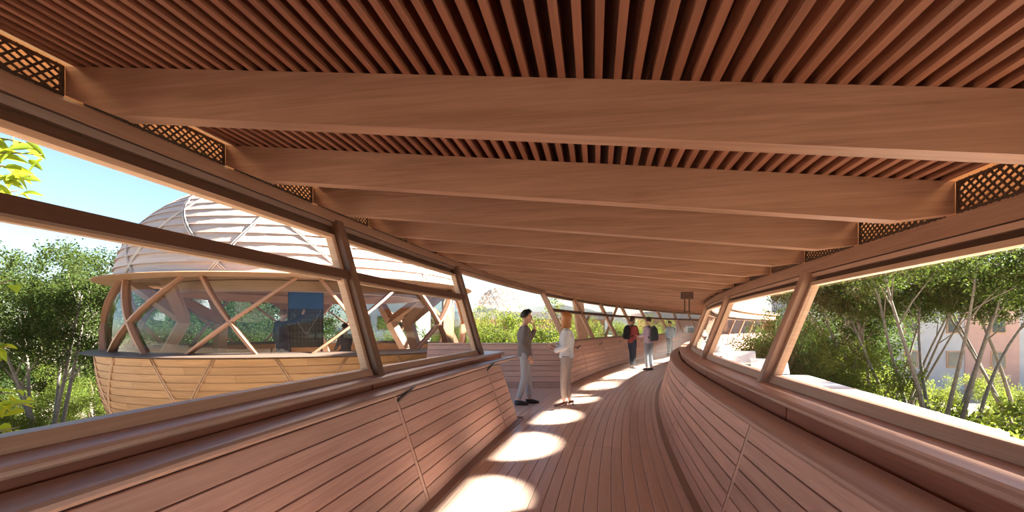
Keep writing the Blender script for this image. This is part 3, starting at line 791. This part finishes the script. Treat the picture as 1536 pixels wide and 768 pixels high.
K_dark = tree(21, 6.4, 8, 2.0, .22, 1.0, 36000, .12, M['leaf_c'], M['bark2'], .09, .8, 6, .6)
K_shr = tree(31, 2.6, 8, 1.1, .12, .55, 16000, .08, M['leaf_b'], M['bark2'], .035, .8, 4, .5)
K_broad = tree(41, 4.6, 7, 1.5, .15, .7, 9000, .17, M['leaf_b'], M['bark2'], .05, .8, 5, .55)
rt = random.Random(5)
def at(kind, name, x, D, sc, label, cat='tree', group=None, gz=None, X=None):
    X = (x-768)/FPX*D if X is None else X
    return plant(name, kind, (X, D, GZ if gz is None else gz), (x*.37+D) % 6.28, sc, label, cat, group)
# left, beyond the pod
at(K_olv, 'multi_stem_tree', 72, 16.5, 1.0, 'multi stemmed tree with pale bare trunks to the left of the pod')
at(K_olv, 'multi_stem_tree', 150, 24, 1.08, 'olive green tree rising behind the left edge of the pod')
at(K_dark, 'leafy_tree', -60, 21, 1.0, 'dark leafy tree standing behind the pale trunked tree')
for i, (x, D, sc) in enumerate(((-40, 15, .62), (60, 19, .62), (150, 19.5, .66), (95, 25, .85), (10, 26, .95), (175, 28, .95))):
    at(K_rnd, 'round_bush', x, D, sc, 'bright green bush growing beneath the trees left of the pod', 'bush', 'bushes left of the pod')
for i, (x, D, sc) in enumerate(((300, 24, .95), (355, 23, .95), (430, 28, 1.12), (255, 27, 1.1), (330, 29, 1.15))):
    at(K_dark, 'leafy_tree', x, D, sc, 'dark green tree standing behind the pod, seen through its glazing', 'tree', 'trees behind the pod')
for i, (x, D, sc) in enumerate(((560, 27, .95), (500, 30, 1.0), (620, 33, 1.0))):
    at(K_rnd, 'round_bush', x, D, sc, 'light green bush showing between the pod timbers', 'bush', 'bushes seen through the pod')
# beyond the open landing
for i, (x, D, sc) in enumerate(((715, 30, 1.02), (748, 34, 1.0), (782, 30, 1.10), (815, 32, 1.18), (690, 36, 1.1), (845, 36, 1.05))):
    at(K_rnd, 'round_bush', x, D, sc, 'bright green bush in front of the brick hall', 'bush', 'bushes in front of the brick hall')
for i, (x, D, sc) in enumerate(((905, 46, 1.05), (930, 47, 1.0), (952, 50, 1.05), (972, 52, 1.1))):
    at(K_rnd, 'round_bush', x, D, sc, 'green bush in front of the low brick range', 'bush', 'bushes in front of the brick range')
# right hand side
at(K_umb, 'umbrella_tree', 1400, 13.6, 1.0, 'multi stemmed tree with flat spreading crown before the apartment block')
at(K_umb, 'umbrella_tree', 1570, 15.5, 1.06, 'spreading tree partly hidden behind the flat crowned tree')
at(K_umb, 'umbrella_tree', 1318, 17.5, .98, 'slender spreading tree between the bushes and the apartment block')
at(K_dark, 'leafy_tree', 1180, 18.2, .78, 'dark leafy tree seen through the second right hand window')
at(K_dark, 'leafy_tree', 1262, 23, 1.05, 'dark leafy tree standing behind the right hand bushes')
for i, (x, D, sc) in enumerate(((1262, 13.6, .80), (1222, 16, .88), (1172, 15, .76), (1345, 15, .52), (1300, 20, .78), (1162, 14.4, .60), (1450, 18, .50), (1385, 22, .56), (1520, 21, .60))):
    at(K_rnd, 'round_bush', x, D, sc, 'bright green bush below the trees outside the right hand windows', 'bush', 'bushes outside the right windows')
for i, (x, D, sc) in enumerate(((1500, 10.2, .80), (1560, 8.6, .86), (1440, 11.4, .66), (1530, 12.6, .92))):
    at(K_broad, 'broad_leaf_bush', x, D, sc, 'broad leaved bush close to the white roof edge', 'bush', 'broad leaved bushes by the white roof')
for i, (x, D, sc) in enumerate(((1255, 12.0, .7), (1330, 11.2, .66), (1400, 10.6, .62), (1190, 13.6, .72), (1470, 9.2, .7))):
    at(K_shr, 'low_shrub', x, D, sc*1.6, 'low shrub growing under the spreading trees', 'shrub', 'shrubs under the right trees')

# near tree with large leaves just outside the left window
def big_leaf_mesh(L, W, fold, bend):
    m = MB(); n = 5
    for i in range(n+1):
        t = i/n; w = W*math.sin(math.pi*min(1, t**.75*1.0))*.5*(1 if t < .98 else 0); z = -bend*t*t
        m.v += [(-w, L*t, z+fold*w), (0, L*t, z), (w, L*t, z+fold*w)]
    for i in range(n):
        for j in (0, 1): m.quad([i*3+j, i*3+j+1, i*3+4+j, i*3+3+j], None, True)
    return m.mesh('leaf', M['leaf_d'])
BL = [big_leaf_mesh(.125, .055, .45, .02), big_leaf_mesh(.10, .048, .3, .035), big_leaf_mesh(.14, .06, .5, .05)]
nt_ = empty('large_leaved_tree', (-4.9, 3.4, GZ)); tag(nt_, 'slender tree with large yellow green leaves right outside the left window', 'tree')
inv = Vector((4.9, -3.4, -GZ)); rl = random.Random(17)
trunk = MB(); trunk.tube([Vector((0, 0, 0)), Vector((.05, .02, 2.5)), Vector((-.05, .1, 5.2)), Vector((.1, .1, 7.4))], [.10, .085, .06, .03], 8); trunk.build('trunk', M['bark2'], nt_)
def leafy_branch(a, b, nl, sag=.1):
    a = Vector(a)+inv; b = Vector(b)+inv; pts = [a.lerp(b, t)+Vector((0, 0, sag*math.sin(math.pi*t))) for t in (0, .2, .4, .6, .8, 1)]
    z_ = max(.6, a.z-.35); m = MB(); m.tube([Vector((.02, .05, z_)), a.lerp(Vector((.02, .05, z_)), .5)+Vector((0, 0, .05))]+pts, [.024, .018, .014, .012, .010, .008, .006, .003], 5); m.build('branch', M['bark2'], nt_)
    nl = int(nl*1.9)
    for i in range(nl):
        t = .22+.78*(i+rl.random()*.6)/nl; k = min(int(t*5), 4); p = pts[k].lerp(pts[k+1], min(1, t*5-k))
        o = bpy.data.objects.new('leaf', rl.choice(BL)); link(o, nt_)
        o.location = p+Vector((rl.uniform(-.05, .05), rl.uniform(-.06, .06), rl.uniform(-.05, .05)))
        o.rotation_euler = (rl.uniform(-.9, .35), rl.uniform(-.9, .9), rl.uniform(-3.1, 3.1)); s_ = rl.uniform(.85, 1.35); o.scale = (s_, s_, s_)
def tip(x, y, D): return tuple(px(x, y, D))
for (bx, by, tx, ty, D, nl) in ((-60, 235, 62, 232, 3.25, 13), (-60, 300, 48, 262, 3.2, 13), (-50, 330, 30, 285, 3.3, 11), (-40, 200, 40, 215, 3.4, 10), (-70, 260, 25, 250, 3.1, 10),
                            (-60, 470, 18, 420, 3.5, 9), (-50, 560, 14, 520, 3.4, 10), (-60, 640, 40, 605, 3.5, 14), (-60, 690, 30, 640, 3.4, 13), (-50, 600, 22, 590, 3.6, 9)):
    leafy_branch(tip(bx-60, by+10, D), tip(tx, ty, D), nl, .04)
for i, (x, D, sx, sz) in enumerate(((1138, 15.2, .44, .80), (1166, 14.2, .42, .84), (1190, 15.6, .55, .86))):
    o = at(K_dark if i % 2 else K_rnd, 'narrow_tree', x, D, 1, 'narrow leafy tree growing close to the corridor beyond the thick right hand post', 'tree', 'narrow trees close to the corridor')
    o.scale = (sx, sx, sz if i % 2 else sz*1.16)
# ------------------------------------------------------------------ people
def bake(mb, name, mat, parent, voxel, smooth=2):
    me = mb.mesh(name+'_raw', mat); o = bpy.data.objects.new(name+'_raw', me); col.objects.link(o)
    r = o.modifiers.new('r', 'REMESH'); r.mode = 'VOXEL'; r.voxel_size = voxel; r.use_smooth_shade = True
    s = o.modifiers.new('s', 'SMOOTH'); s.factor = .5; s.iterations = smooth
    dg = bpy.context.evaluated_depsgraph_get(); ev = o.evaluated_get(dg)
    nm = bpy.data.meshes.new_from_object(ev); nm.name = name
    nm.materials.clear(); nm.materials.append(mat)
    bpy.data.objects.remove(o); bpy.data.meshes.remove(me)
    q = bpy.data.objects.new(name, nm); link(q, parent); return q
def loft(mb, rings, n=16):
    """rings: (x, y, z, rx, ry[, yaw])"""
    b = len(mb.v)
    for r in rings:
        yaw = r[5] if len(r) > 5 else 0
        for k in range(n):
            a = TAU*k/n; x = r[3]*math.cos(a); y = r[4]*math.sin(a)
            mb.v.append((r[0]+x*math.cos(yaw)-y*math.sin(yaw), r[1]+x*math.sin(yaw)+y*math.cos(yaw), r[2]))
    for i in range(len(rings)-1):
        for k in range(n):
            k2 = (k+1) % n; a = b+i*n; mb.quad([a+k, a+k2, a+n+k2, a+n+k], None, True)
    mb.quad([b+k for k in range(n)][::-1]); e = b+(len(rings)-1)*n; mb.quad([e+k for k in range(n)])
def ellipsoid(mb, c, r, rot=None, n=14, m=9):
    b = len(mb.v); c = Vector(c)
    for i in range(m+1):
        th = math.pi*i/m
        for k in range(n):
            a = TAU*k/n; v = Vector((r[0]*math.sin(th)*math.cos(a), r[1]*math.sin(th)*math.sin(a), r[2]*math.cos(th)))
            if rot is not None: v = rot @ v
            mb.v.append(tuple(c+v))
    for i in range(m):
        for k in range(n): mb.quad([b+i*n+k, b+i*n+n+k, b+i*n+n+(k+1) % n, b+i*n+(k+1) % n], None, True)
def hand(mb, w, d, nrm, side, curl=.5):
    """w wrist, d forward, nrm palm normal, side = +1 thumb towards d x nrm"""
    w = Vector(w); d = Vector(d).normalized(); nrm = Vector(nrm); nrm = (nrm-d*nrm.dot(d)).normalized(); b = d.cross(nrm)*side
    rot = Matrix((b, d, nrm)).transposed()
    ellipsoid(mb, w+d*.045, (.040, .056, .017), rot)
    for i, (o, L) in enumerate(((.029, .072), (.010, .080), (-.010, .074), (-.029, .058))):
        p = w+d*.085+b*o; a = 0; pts = [w+d*.05+b*o*.9, p]
        for q in range(3):
            a += curl*(.5+.25*q); dd = d*math.cos(a)+nrm*math.sin(a); p = p+dd*L*(.44, .32, .24)[q]; pts.append(p)
        mb.tube(pts, [.0105, .0105, .0095, .009, .0075], 7)
    p = w+d*.03+b*.032
    mb.tube([w+d*.012+b*.018, p, p+(b*.7+d*.6+nrm*.3)*.032, p+(b*.75+d*1.5+nrm*.7)*.034], [.013, .012, .0105, .008], 7)
class Fig: pass
def person(label, loc, rz, H, pose, skin, top, legs, shoes, hair, style='short', female=False, heels=0, sleeve=1.0, vox=.0085, loose=0, belt=None, group=None, topname='shirt'):
    root = empty('person', loc, rz); tag(root, label, 'person', group); k = H/1.75
    root.scale = (k, k, k)
    hz = heels
    P_ = dict(hipL=(-.088, 0, .92), hipR=(.088, 0, .92), kneeL=(-.092, .012, .50), kneeR=(.092, .012, .50), ankL=(-.095, -.02, .085), ankR=(.095, -.02, .085),
              shL=(-.175, -.005, 1.415), shR=(.175, -.005, 1.415), elL=(-.225, -.03, 1.13), elR=(.225, -.03, 1.13), wrL=(-.23, .03, .885), wrR=(.23, .03, .885),
              hdL=(0, .15, -1), hdR=(0, .15, -1), nL=(1, 0, 0), nR=(-1, 0, 0), toeL=(0, 1, 0), toeR=(0, 1, 0), head=(0, .025, 1.625), yaw=0, tilt=0, lean=0, hide=None)
    if female:
        for s_, q in (('L', -1), ('R', 1)): P_['sh'+s_] = (q*.152, -.005, 1.40); P_['el'+s_] = (q*.195, -.03, 1.13); P_['wr'+s_] = (q*.20, .03, .89)
    P_.update(pose)
    for q in ('hipL', 'hipR', 'kneeL', 'kneeR', 'ankL', 'ankR', 'shL', 'shR', 'elL', 'elR', 'wrL', 'wrR', 'head'): P_[q] = Vector(P_[q])
    V = P_
    pel = (V['hipL']+V['hipR'])/2
    sh = (V['shL']+V['shR'])/2
    sw = (V['shR']-V['shL']).length/2; f = .93 if female else 1
    def trings(g=0, lo=.0):
        # torso cross sections from crotch to neck, following pelvis -> shoulders
        out = []; wst = .118 if female else .135
        for t, rx, ry in ((-.16, .10, .075), (-.07, .150, .105), (.03, .158 if female else .152, .112), (.24, wst+.012, .098), (.40, wst, .095), (.62, .150*f, .108), (.80, .163*f, .112), (.92, sw*.93, .092), (1.0, sw*.72, .07), (1.06, .065, .062)):
            p = pel.lerp(sh, t); out.append((p.x, p.y, p.z+(0 if t < 1 else .01), rx+g, ry+g, 0))
        return out
    # body: one continuous surface with head, neck, arms, hands, legs
    b = MB(); loft(b, trings(0))
    hc = V['head']; hr = Matrix.Rotation(V['yaw'], 3, 'Z') @ Matrix.Rotation(V['tilt'], 3, 'X')
    b.tube([sh+Vector((0, -.005, .0)), sh.lerp(hc, .45), hc+hr @ Vector((0, -.01, -.05))], [.062, .053, .052], 10)
    ellipsoid(b, hc+hr @ Vector((0, -.008, .025)), (.073, .092, .095), hr, 18, 12)      # skull
    ellipsoid(b, hc+hr @ Vector((0, .025, -.045)), (.055, .062, .075), hr)              # face and jaw
    ellipsoid(b, hc+hr @ Vector((0, .068, -.085)), (.026, .022, .022), hr)              # chin
    ellipsoid(b, hc+hr @ Vector((0, .098, -.018)), (.012, .020, .026), hr)              # nose
    ellipsoid(b, hc+hr @ Vector((0, .088, .022)), (.05, .012, .012), hr)                # brow
    ellipsoid(b, hc+hr @ Vector((0, .084, -.058)), (.024, .012, .009), hr)              # lips
    for q in (-1, 1): ellipsoid(b, hc+hr @ Vector((q*.074, -.005, -.012)), (.010, .022, .032), hr)
    for q in 'LR':
        b.tube([sh.lerp(V['sh'+q], .55), V['sh'+q], V['sh'+q].lerp(V['el'+q], .5), V['el'+q], V['el'+q].lerp(V['wr'+q], .35), V['wr'+q]], [.055, .050*f, .043*f, .036*f, .037*f, .024], 10)
        hand(b, V['wr'+q], V['hd'+q], V['n'+q], 1 if q == 'L' else -1, .55)
        b.tube([V['hip'+q]+Vector((0, 0, .04)), V['hip'+q].lerp(V['knee'+q], .35), V['knee'+q], V['knee'+q].lerp(V['ank'+q], .35), V['ank'+q]], [.085, .074, .050, .050, .034], 10)
        a = V['ank'+q]; t = Vector(V['toe'+q]).normalized(); up = Vector((0, 0, -.085+.03+hz*.6))
        ellipsoid(b, a+t*.06+Vector((0, 0, -.045)), (.035, .10, .028), Matrix.Rotation(math.atan2(-t.x, t.y), 3, 'Z') @ Matrix.Rotation(-hz*5, 3, 'X'))
    bake(b, 'body', skin, root, vox*.72, 2)
    # top garment
    c = MB(); lo = -.06 if not belt else .02
    rg = [r for r, t in zip(trings(.016+loose), range(10)) if t >= (1 if not belt else 2)]
    rg[-1] = (*rg[-1][:3], .072, .068, 0)
    loft(c, rg, 18)
    for q in 'LR':
        e = V['el'+q]; wv = V['wr'+q]; pts = [sh.lerp(V['sh'+q], .6), V['sh'+q], V['sh'+q].lerp(e, .5), e]
        rr = [.070, .066*f, .058*f+loose*.5, .052*f+loose*.5]
        if sleeve > .5: pts += [e.lerp(wv, .5), e.lerp(wv, .93)]; rr += [.046+loose*.5, .038+loose*.6]
        else: pts = pts[:3]; rr = rr[:3]
        c.tube(pts, rr, 12)
    g = bake(c, topname, top, root, vox*1.15, 3)
    # trousers
    c = MB(); rg = trings(.014)[0:4]; loft(c, rg, 18)
    for q in 'LR':
        h_, kn, an = V['hip'+q], V['knee'+q], V['ank'+q]
        c.tube([h_+Vector((0, 0, .05)), h_.lerp(kn, .3), h_.lerp(kn, .7), kn, kn.lerp(an, .35), kn.lerp(an, .7), an+Vector((0, 0, .03 if not heels else .06))], [.100, .094, .076, .067, .066, .058, .050 if not heels else .043], 12)
    bake(c, 'trousers', legs, root, vox*1.15, 3)
    if belt:
        p = pel.lerp(sh, .14); c = MB(); loft(c, [(p.x, p.y, p.z-.018, .166, .122, 0), (p.x, p.y, p.z+.018, .163, .120, 0)], 24); c.build('belt', belt, root)
    for q in 'LR':
        a = V['ank'+q]; t = Vector(V['toe'+q]).normalized(); yw = math.atan2(-t.x, t.y); s_ = MB(); rt_ = Matrix.Rotation(yw, 3, 'Z')
        gz = a.z-.085
        def fp(x, y, z): v = rt_ @ Vector((x, y, 0)); return (a.x+v.x, a.y+v.y, gz+z)
        n = 14; rows = []
        prof = [(0, 1.0), (.022, 1.04), (.045, .92), (.07, .55)] if not heels else [(0, .9), (.015, 1.0), (.035, .75)]
        for (z, sc) in prof:
            row = []
            for j in range(n):
                an = TAU*j/n; y = math.cos(an); x = math.sin(an); yy = .055+y*.138*(1 if sc > .8 or y < 0 else sc*1.05); wd = .046*(1-.25*max(0, y)**2)*(.85+.15*sc)
                hl = heels*max(0, min(1, (.10-yy)/.14)) if heels else 0
                row.append(len(s_.v)); s_.v.append(fp(x*wd, yy*(1 if yy > 0 else .9), z*(1.15-.35*max(0, y))+hl))
            rows.append(row)
        for i in range(len(rows)-1):
            for j in range(n): s_.quad([rows[i][j], rows[i][(j+1) % n], rows[i+1][(j+1) % n], rows[i+1][j]], None, True)
        s_.quad(rows[0][::-1]); s_.quad(rows[-1])
        if heels: s_.tube([fp(0, -.055, 0), fp(0, -.050, heels*.95)], [.008, .016], 7)
        else: s_.box(Vector(fp(0, -.03, .006)), (.07, .07, .012), rz=yw)
        s_.build('shoe', shoes, root)
    # hair: a cap around the skull that leaves the face free
    hm = MB(); n, m_ = 26, 16; b0 = 0
    for i in range(m_+1):
        th = math.pi*i/m_
        for j in range(n):
            an = TAU*j/n; d = Vector((math.sin(th)*math.cos(an), math.sin(th)*math.sin(an), math.cos(th)))
            thick = .017+.004*math.sin(an*9+i)
            r = Vector((.073*d.x, .092*d.y, .095*d.z)); fac = 1+thick/.085
            front = d.y; low = d.z
            if style == 'short':
                hide = (front > .25 and low < .42) or low < -.40 or (front > -.10 and low < -.02)
                v = r*fac+(Vector((0, .018, .014)) if (front > .1 and low > .35) else Vector())
            elif style == 'bob':
                hide = front > .45 and low < .50
                v = r*(fac+.05)
                if low < 0 and not hide: v = Vector((.088*d.x/max(.3, math.hypot(d.x, d.y)), .098*d.y/max(.3, math.hypot(d.x, d.y)), low*.185))
            else:
                hide = (front > .30 and low < .45) or low < -.55
                v = r*(fac+.02)
            if hide: v = r*.80
            hm.v.append(tuple(hc+hr @ (v+Vector((0, -.008, .025)))))
    for i in range(m_):
        for j in range(n): hm.quad([i*n+j, i*n+n+j, i*n+n+(j+1) % n, i*n+(j+1) % n], None, True)
    if style == 'bun': ellipsoid(hm, hc+hr @ Vector((0, -.085, .095)), (.045, .045, .042), hr)
    hm.build('hair', hair, root)
    for q in (-1, 1):
        e = MB(); ellipsoid(e, hc+hr @ Vector((q*.031, .082, .004)), (.012, .008, .007), hr, 8, 6); e.build('eye', M['black'], root)
    return root
def skinmat(n, c): return plain(n, c, .5)
def cloth(n, c): return plain(n, c, .9, noise=.10, nscale=30, spec=.2)
SK1, SK2, SK3 = skinmat('skin_warm', (.50, .27, .18)), skinmat('skin_light', (.62, .38, .28)), skinmat('skin_tan', (.40, .21, .14))
HB, HO, HD = plain('hair_black', (.018, .014, .012), .55), plain('hair_auburn', (.45, .17, .05), .5), plain('hair_brown', (.06, .03, .02), .55)
def spot(x, y): d = FPX*EYE/(y-HOR); return Vector(((x-768)/FPX*d, d, .002))
# couple by the landing
mp = spot(787, 609)*1.025
person('man in grey jacket and trousers with hand on chin by the landing', mp, R(-82), 1.75,
       dict(ankL=(-.07, .10, .085), kneeL=(-.085, .075, .50), ankR=(.085, -.13, .085), kneeR=(.09, -.02, .50), toeR=(.25, 1, 0), toeL=(-.05, 1, 0),
            elL=(-.20, .13, 1.17), wrL=(-.075, .215, 1.415), hdL=(.35, -.45, .9), nL=(.1, -1, -.3),
            elR=(.235, -.07, 1.14), wrR=(.215, .06, .90), hdR=(-.1, .35, -1), nR=(-1, 0, 0), head=(0, .035, 1.63), tilt=-.06),
       SK1, cloth('jacket_grey', (.17, .14, .135)), cloth('trouser_grey', (.30, .29, .32)), plain('shoe_black', (.012, .012, .014), .35), HB, 'short', loose=.012, topname='jacket')
wp = spot(850, 614)
person('woman with auburn bob in white blouse, grey trousers and dark heels', wp, R(82), 1.70,
       dict(ankL=(-.06, .04, .145), ankR=(.07, -.06, .145), kneeL=(-.08, .05, .52), kneeR=(.08, .0, .52), toeL=(-.05, 1, 0), toeR=(.05, 1, 0),
            elR=(.185, .03, 1.14), wrR=(.05, .215, 1.12), hdR=(-.6, .8, .1), nR=(-.2, -.3, .8), elL=(-.20, .02, 1.13), wrL=(-.03, .21, 1.05), hdL=(.7, .7, .15), nL=(.1, -.2, 1), head=(0, .02, 1.625), yaw=-.35),
       SK2, cloth('blouse_white', (.66, .64, .64)), cloth('trouser_taupe', (.33, .28, .26)), plain('shoe_dark', (.05, .015, .012), .3), HO, 'bob', True, heels=.06, loose=.012, belt=M['black'], topname='blouse')
# couple further along
m3 = spot(948, 553)
person('man in red shirt and navy trousers wearing a black backpack', m3, R(-62), 1.78,
       dict(elL=(-.20, .07, 1.15), wrL=(-.08, .26, 1.14), hdL=(.5, .9, .1), nL=(.2, 0, 1), elR=(.215, .05, 1.15), wrR=(.12, .27, 1.10), hdR=(-.4, .9, .1), nR=(0, 0, 1), ankL=(-.09, .06, .085), kneeL=(-.09, .05, .5)),
       SK3, cloth('shirt_red', (.36, .075, .075)), cloth('trouser_navy', (.035, .045, .075)), plain('shoe_brown', (.04, .025, .02), .5), HD, 'short', vox=.011, loose=.008)
w4 = spot(973, 555)
person('woman in lavender shirt and grey jeans carrying a dark backpack', w4, R(28), 1.76,
       dict(elL=(-.21, .03, 1.15), wrL=(-.18, .26, 1.12), hdL=(-.1, 1, .1), nL=(.2, 0, 1), elR=(.19, -.02, 1.14), wrR=(.13, .20, 1.12), hdR=(-.6, .6, .2), nR=(0, 0, 1), yaw=.3),
       SK2, cloth('shirt_lavender', (.44, .38, .52)), cloth('jeans_grey', (.24, .27, .32)), plain('shoe_grey', (.08, .08, .085), .5), HD, 'bun', True, vox=.011, loose=.015)
def backpack(label, loc, rz, mat, k=1.0):
    o = empty('backpack', loc, rz); o.scale = (k, k, k); tag(o, label, 'backpack')
    b = MB(); loft(b, [(0, 0, 0, .12, .06), (0, 0, .02, .145, .08), (0, -.01, .16, .15, .095), (0, 0, .34, .14, .085), (0, .01, .43, .11, .065), (0, .02, .47, .06, .035)], 18); b.build('bag', mat, o)
    b = MB(); loft(b, [(0, -.085, .04, .09, .02), (0, -.09, .07, .10, .035), (0, -.09, .19, .10, .035), (0, -.085, .22, .085, .02)], 14); b.build('front_pocket', mat, o)
    for s_ in (-1, 1):
        b = MB(); pts = [Vector((s_*.09, .05, .42)), Vector((s_*.115, .09, .475)), Vector((s_*.12, .20, .46)), Vector((s_*.125, .245, .36)), Vector((s_*.13, .23, .20)), Vector((s_*.125, .10, .08))]
        for i in range(5): b.bar(pts[i], pts[i+1], .045, .012, (1, 0, 0) if i else (0, 0, 1))
        b.build('strap', mat, o)
    b = MB(); b.tube([(-.03, .03, .46), (-.02, .03, .50), (.02, .03, .50), (.03, .03, .46)], .007, 6); b.build('grab_handle', mat, o)
    return o
BK = cloth('pack_black', (.016, .017, .02)); BN = cloth('pack_slate', (.045, .05, .06))
def behind(p, rz, d, z, side=0): return Vector((p.x+math.sin(rz)*d+math.cos(rz)*side, p.y-math.cos(rz)*d+math.sin(rz)*side, z))
backpack('black backpack worn by the man in the red shirt', behind(m3, R(-62), .235, 1.02), R(-62), BK, .98)
backpack('dark slate backpack worn by the woman in the lavender shirt', behind(w4, R(28), .235, .98, .02), R(28), BN, 1.0)
# someone further round the bend
f5 = P(26, -.92, .002)
person('person in pale blue top far round the bend of the corridor', f5, -heading(26)+R(160), 1.72, dict(), SK2, cloth('top_pale_blue', (.42, .55, .66)), cloth('trouser_dark', (.06, .06, .07)), BK, HB, 'short', vox=.014, loose=.01)
# people in the pod
pf = ZL-.75
q = px(424, 500, 11.9); 
person('man in dark suit pointing up at the board inside the pod', Vector((q.x, q.y, pf+.002)), R(-20), 1.74,
       dict(elR=(.26, .14, 1.45), wrR=(.30, .33, 1.64), hdR=(.2, .5, .9), nR=(-1, 0, 0)), SK2, cloth('suit_navy', (.03, .035, .055)), cloth('suit_leg', (.03, .035, .055)), BK, plain('hair_sandy', (.22, .13, .06), .6), 'short', vox=.013, loose=.012, topname='jacket')
q = px(519, 500, 13.6)
st = empty('stool', (q.x, q.y, pf), 0); tag(st, 'round wooden stool under the seated man in the pod', 'stool')
m = MB(); m.tube([(0, 0, .42), (0, 0, .45)], .19, 20); m.build('seat', M['trimwood'], st)
for k in range(4):
    a = TAU*k/4+.4; m = MB(); m.tube([(.15*math.cos(a), .15*math.sin(a), .42), (.19*math.cos(a), .19*math.sin(a), .0)], .016, 6); m.build('leg', M['trimwood'], st)
person('man in dark grey jacket seated on the stool in the pod', Vector((q.x, q.y, pf+.002)), R(60), 1.76,
       dict(hipL=(-.10, 0, .55), hipR=(.10, 0, .55), kneeL=(-.12, .42, .52), kneeR=(.12, .42, .52), ankL=(-.12, .42, .085), ankR=(.12, .42, .085), shL=(-.175, 0, 1.05), shR=(.175, 0, 1.05), elL=(-.22, .08, .80), elR=(.22, .08, .80), wrL=(-.13, .30, .66), wrR=(.13, .30, .66), hdL=(.1, 1, -.2), hdR=(-.1, 1, -.2), nL=(0, 0, -1), nR=(0, 0, -1), head=(0, .03, 1.26)),
       SK3, cloth('jacket_slate', (.06, .06, .065)), cloth('trouser_slate', (.05, .05, .055)), BK, HB, 'short', vox=.013, topname='jacket')

# ------------------------------------------------------------------ small things
hs_ = 8.525; hu = 1.25; hp_ = P(hs_, hu, 2.168-.111*hu-.345)
hl = empty('ceiling_fixture', hp_, -heading(hs_)); tag(hl, 'small box shaped fixture with twin rods hanging under a roof beam', 'fixture')
m = MB(); m.box((0, 0, .285), (.20, .09, .12)); m.build('housing', M['framedark'], hl)
for x in (-.035, .035):
    m = MB(); m.box((x, 0, .115), (.022, .022, .23)); m.build('rod', M['framedark'], hl)
m = MB(); m.box((0, 0, .012), (.11, .04, .024)); m.build('crossbar', M['framedark'], hl)

# ------------------------------------------------------------------ sunlit haze in the corridor
hz = sweep([(UL+.3, .03), (UR-.1, .03), (1.0, .9), (1.70, 1.85), (1.5, 1.95), (-1.9, 2.33), (-2.2, 2.3), (-1.75, 1.1), (-1.5, .9)], 12.5, 41.5, 1.0).build('light_haze', None)
hm_ = bpy.data.materials.new('haze'); hm_.use_nodes = True; nt = hm_.node_tree; nt.nodes.clear()
o_ = nt.nodes.new('ShaderNodeOutputMaterial'); v_ = nt.nodes.new('ShaderNodeVolumeScatter'); v_.inputs['Density'].default_value = .010; v_.inputs['Anisotropy'].default_value = .3
v_.inputs['Color'].default_value = (1, .95, .9, 1)
nt.links.new(v_.outputs[0], o_.inputs['Volume']); hz.data.materials.clear(); hz.data.materials.append(hm_)
tag(hz, 'thin sunlit haze hanging in the far stretch of the corridor', 'haze', kind='stuff')
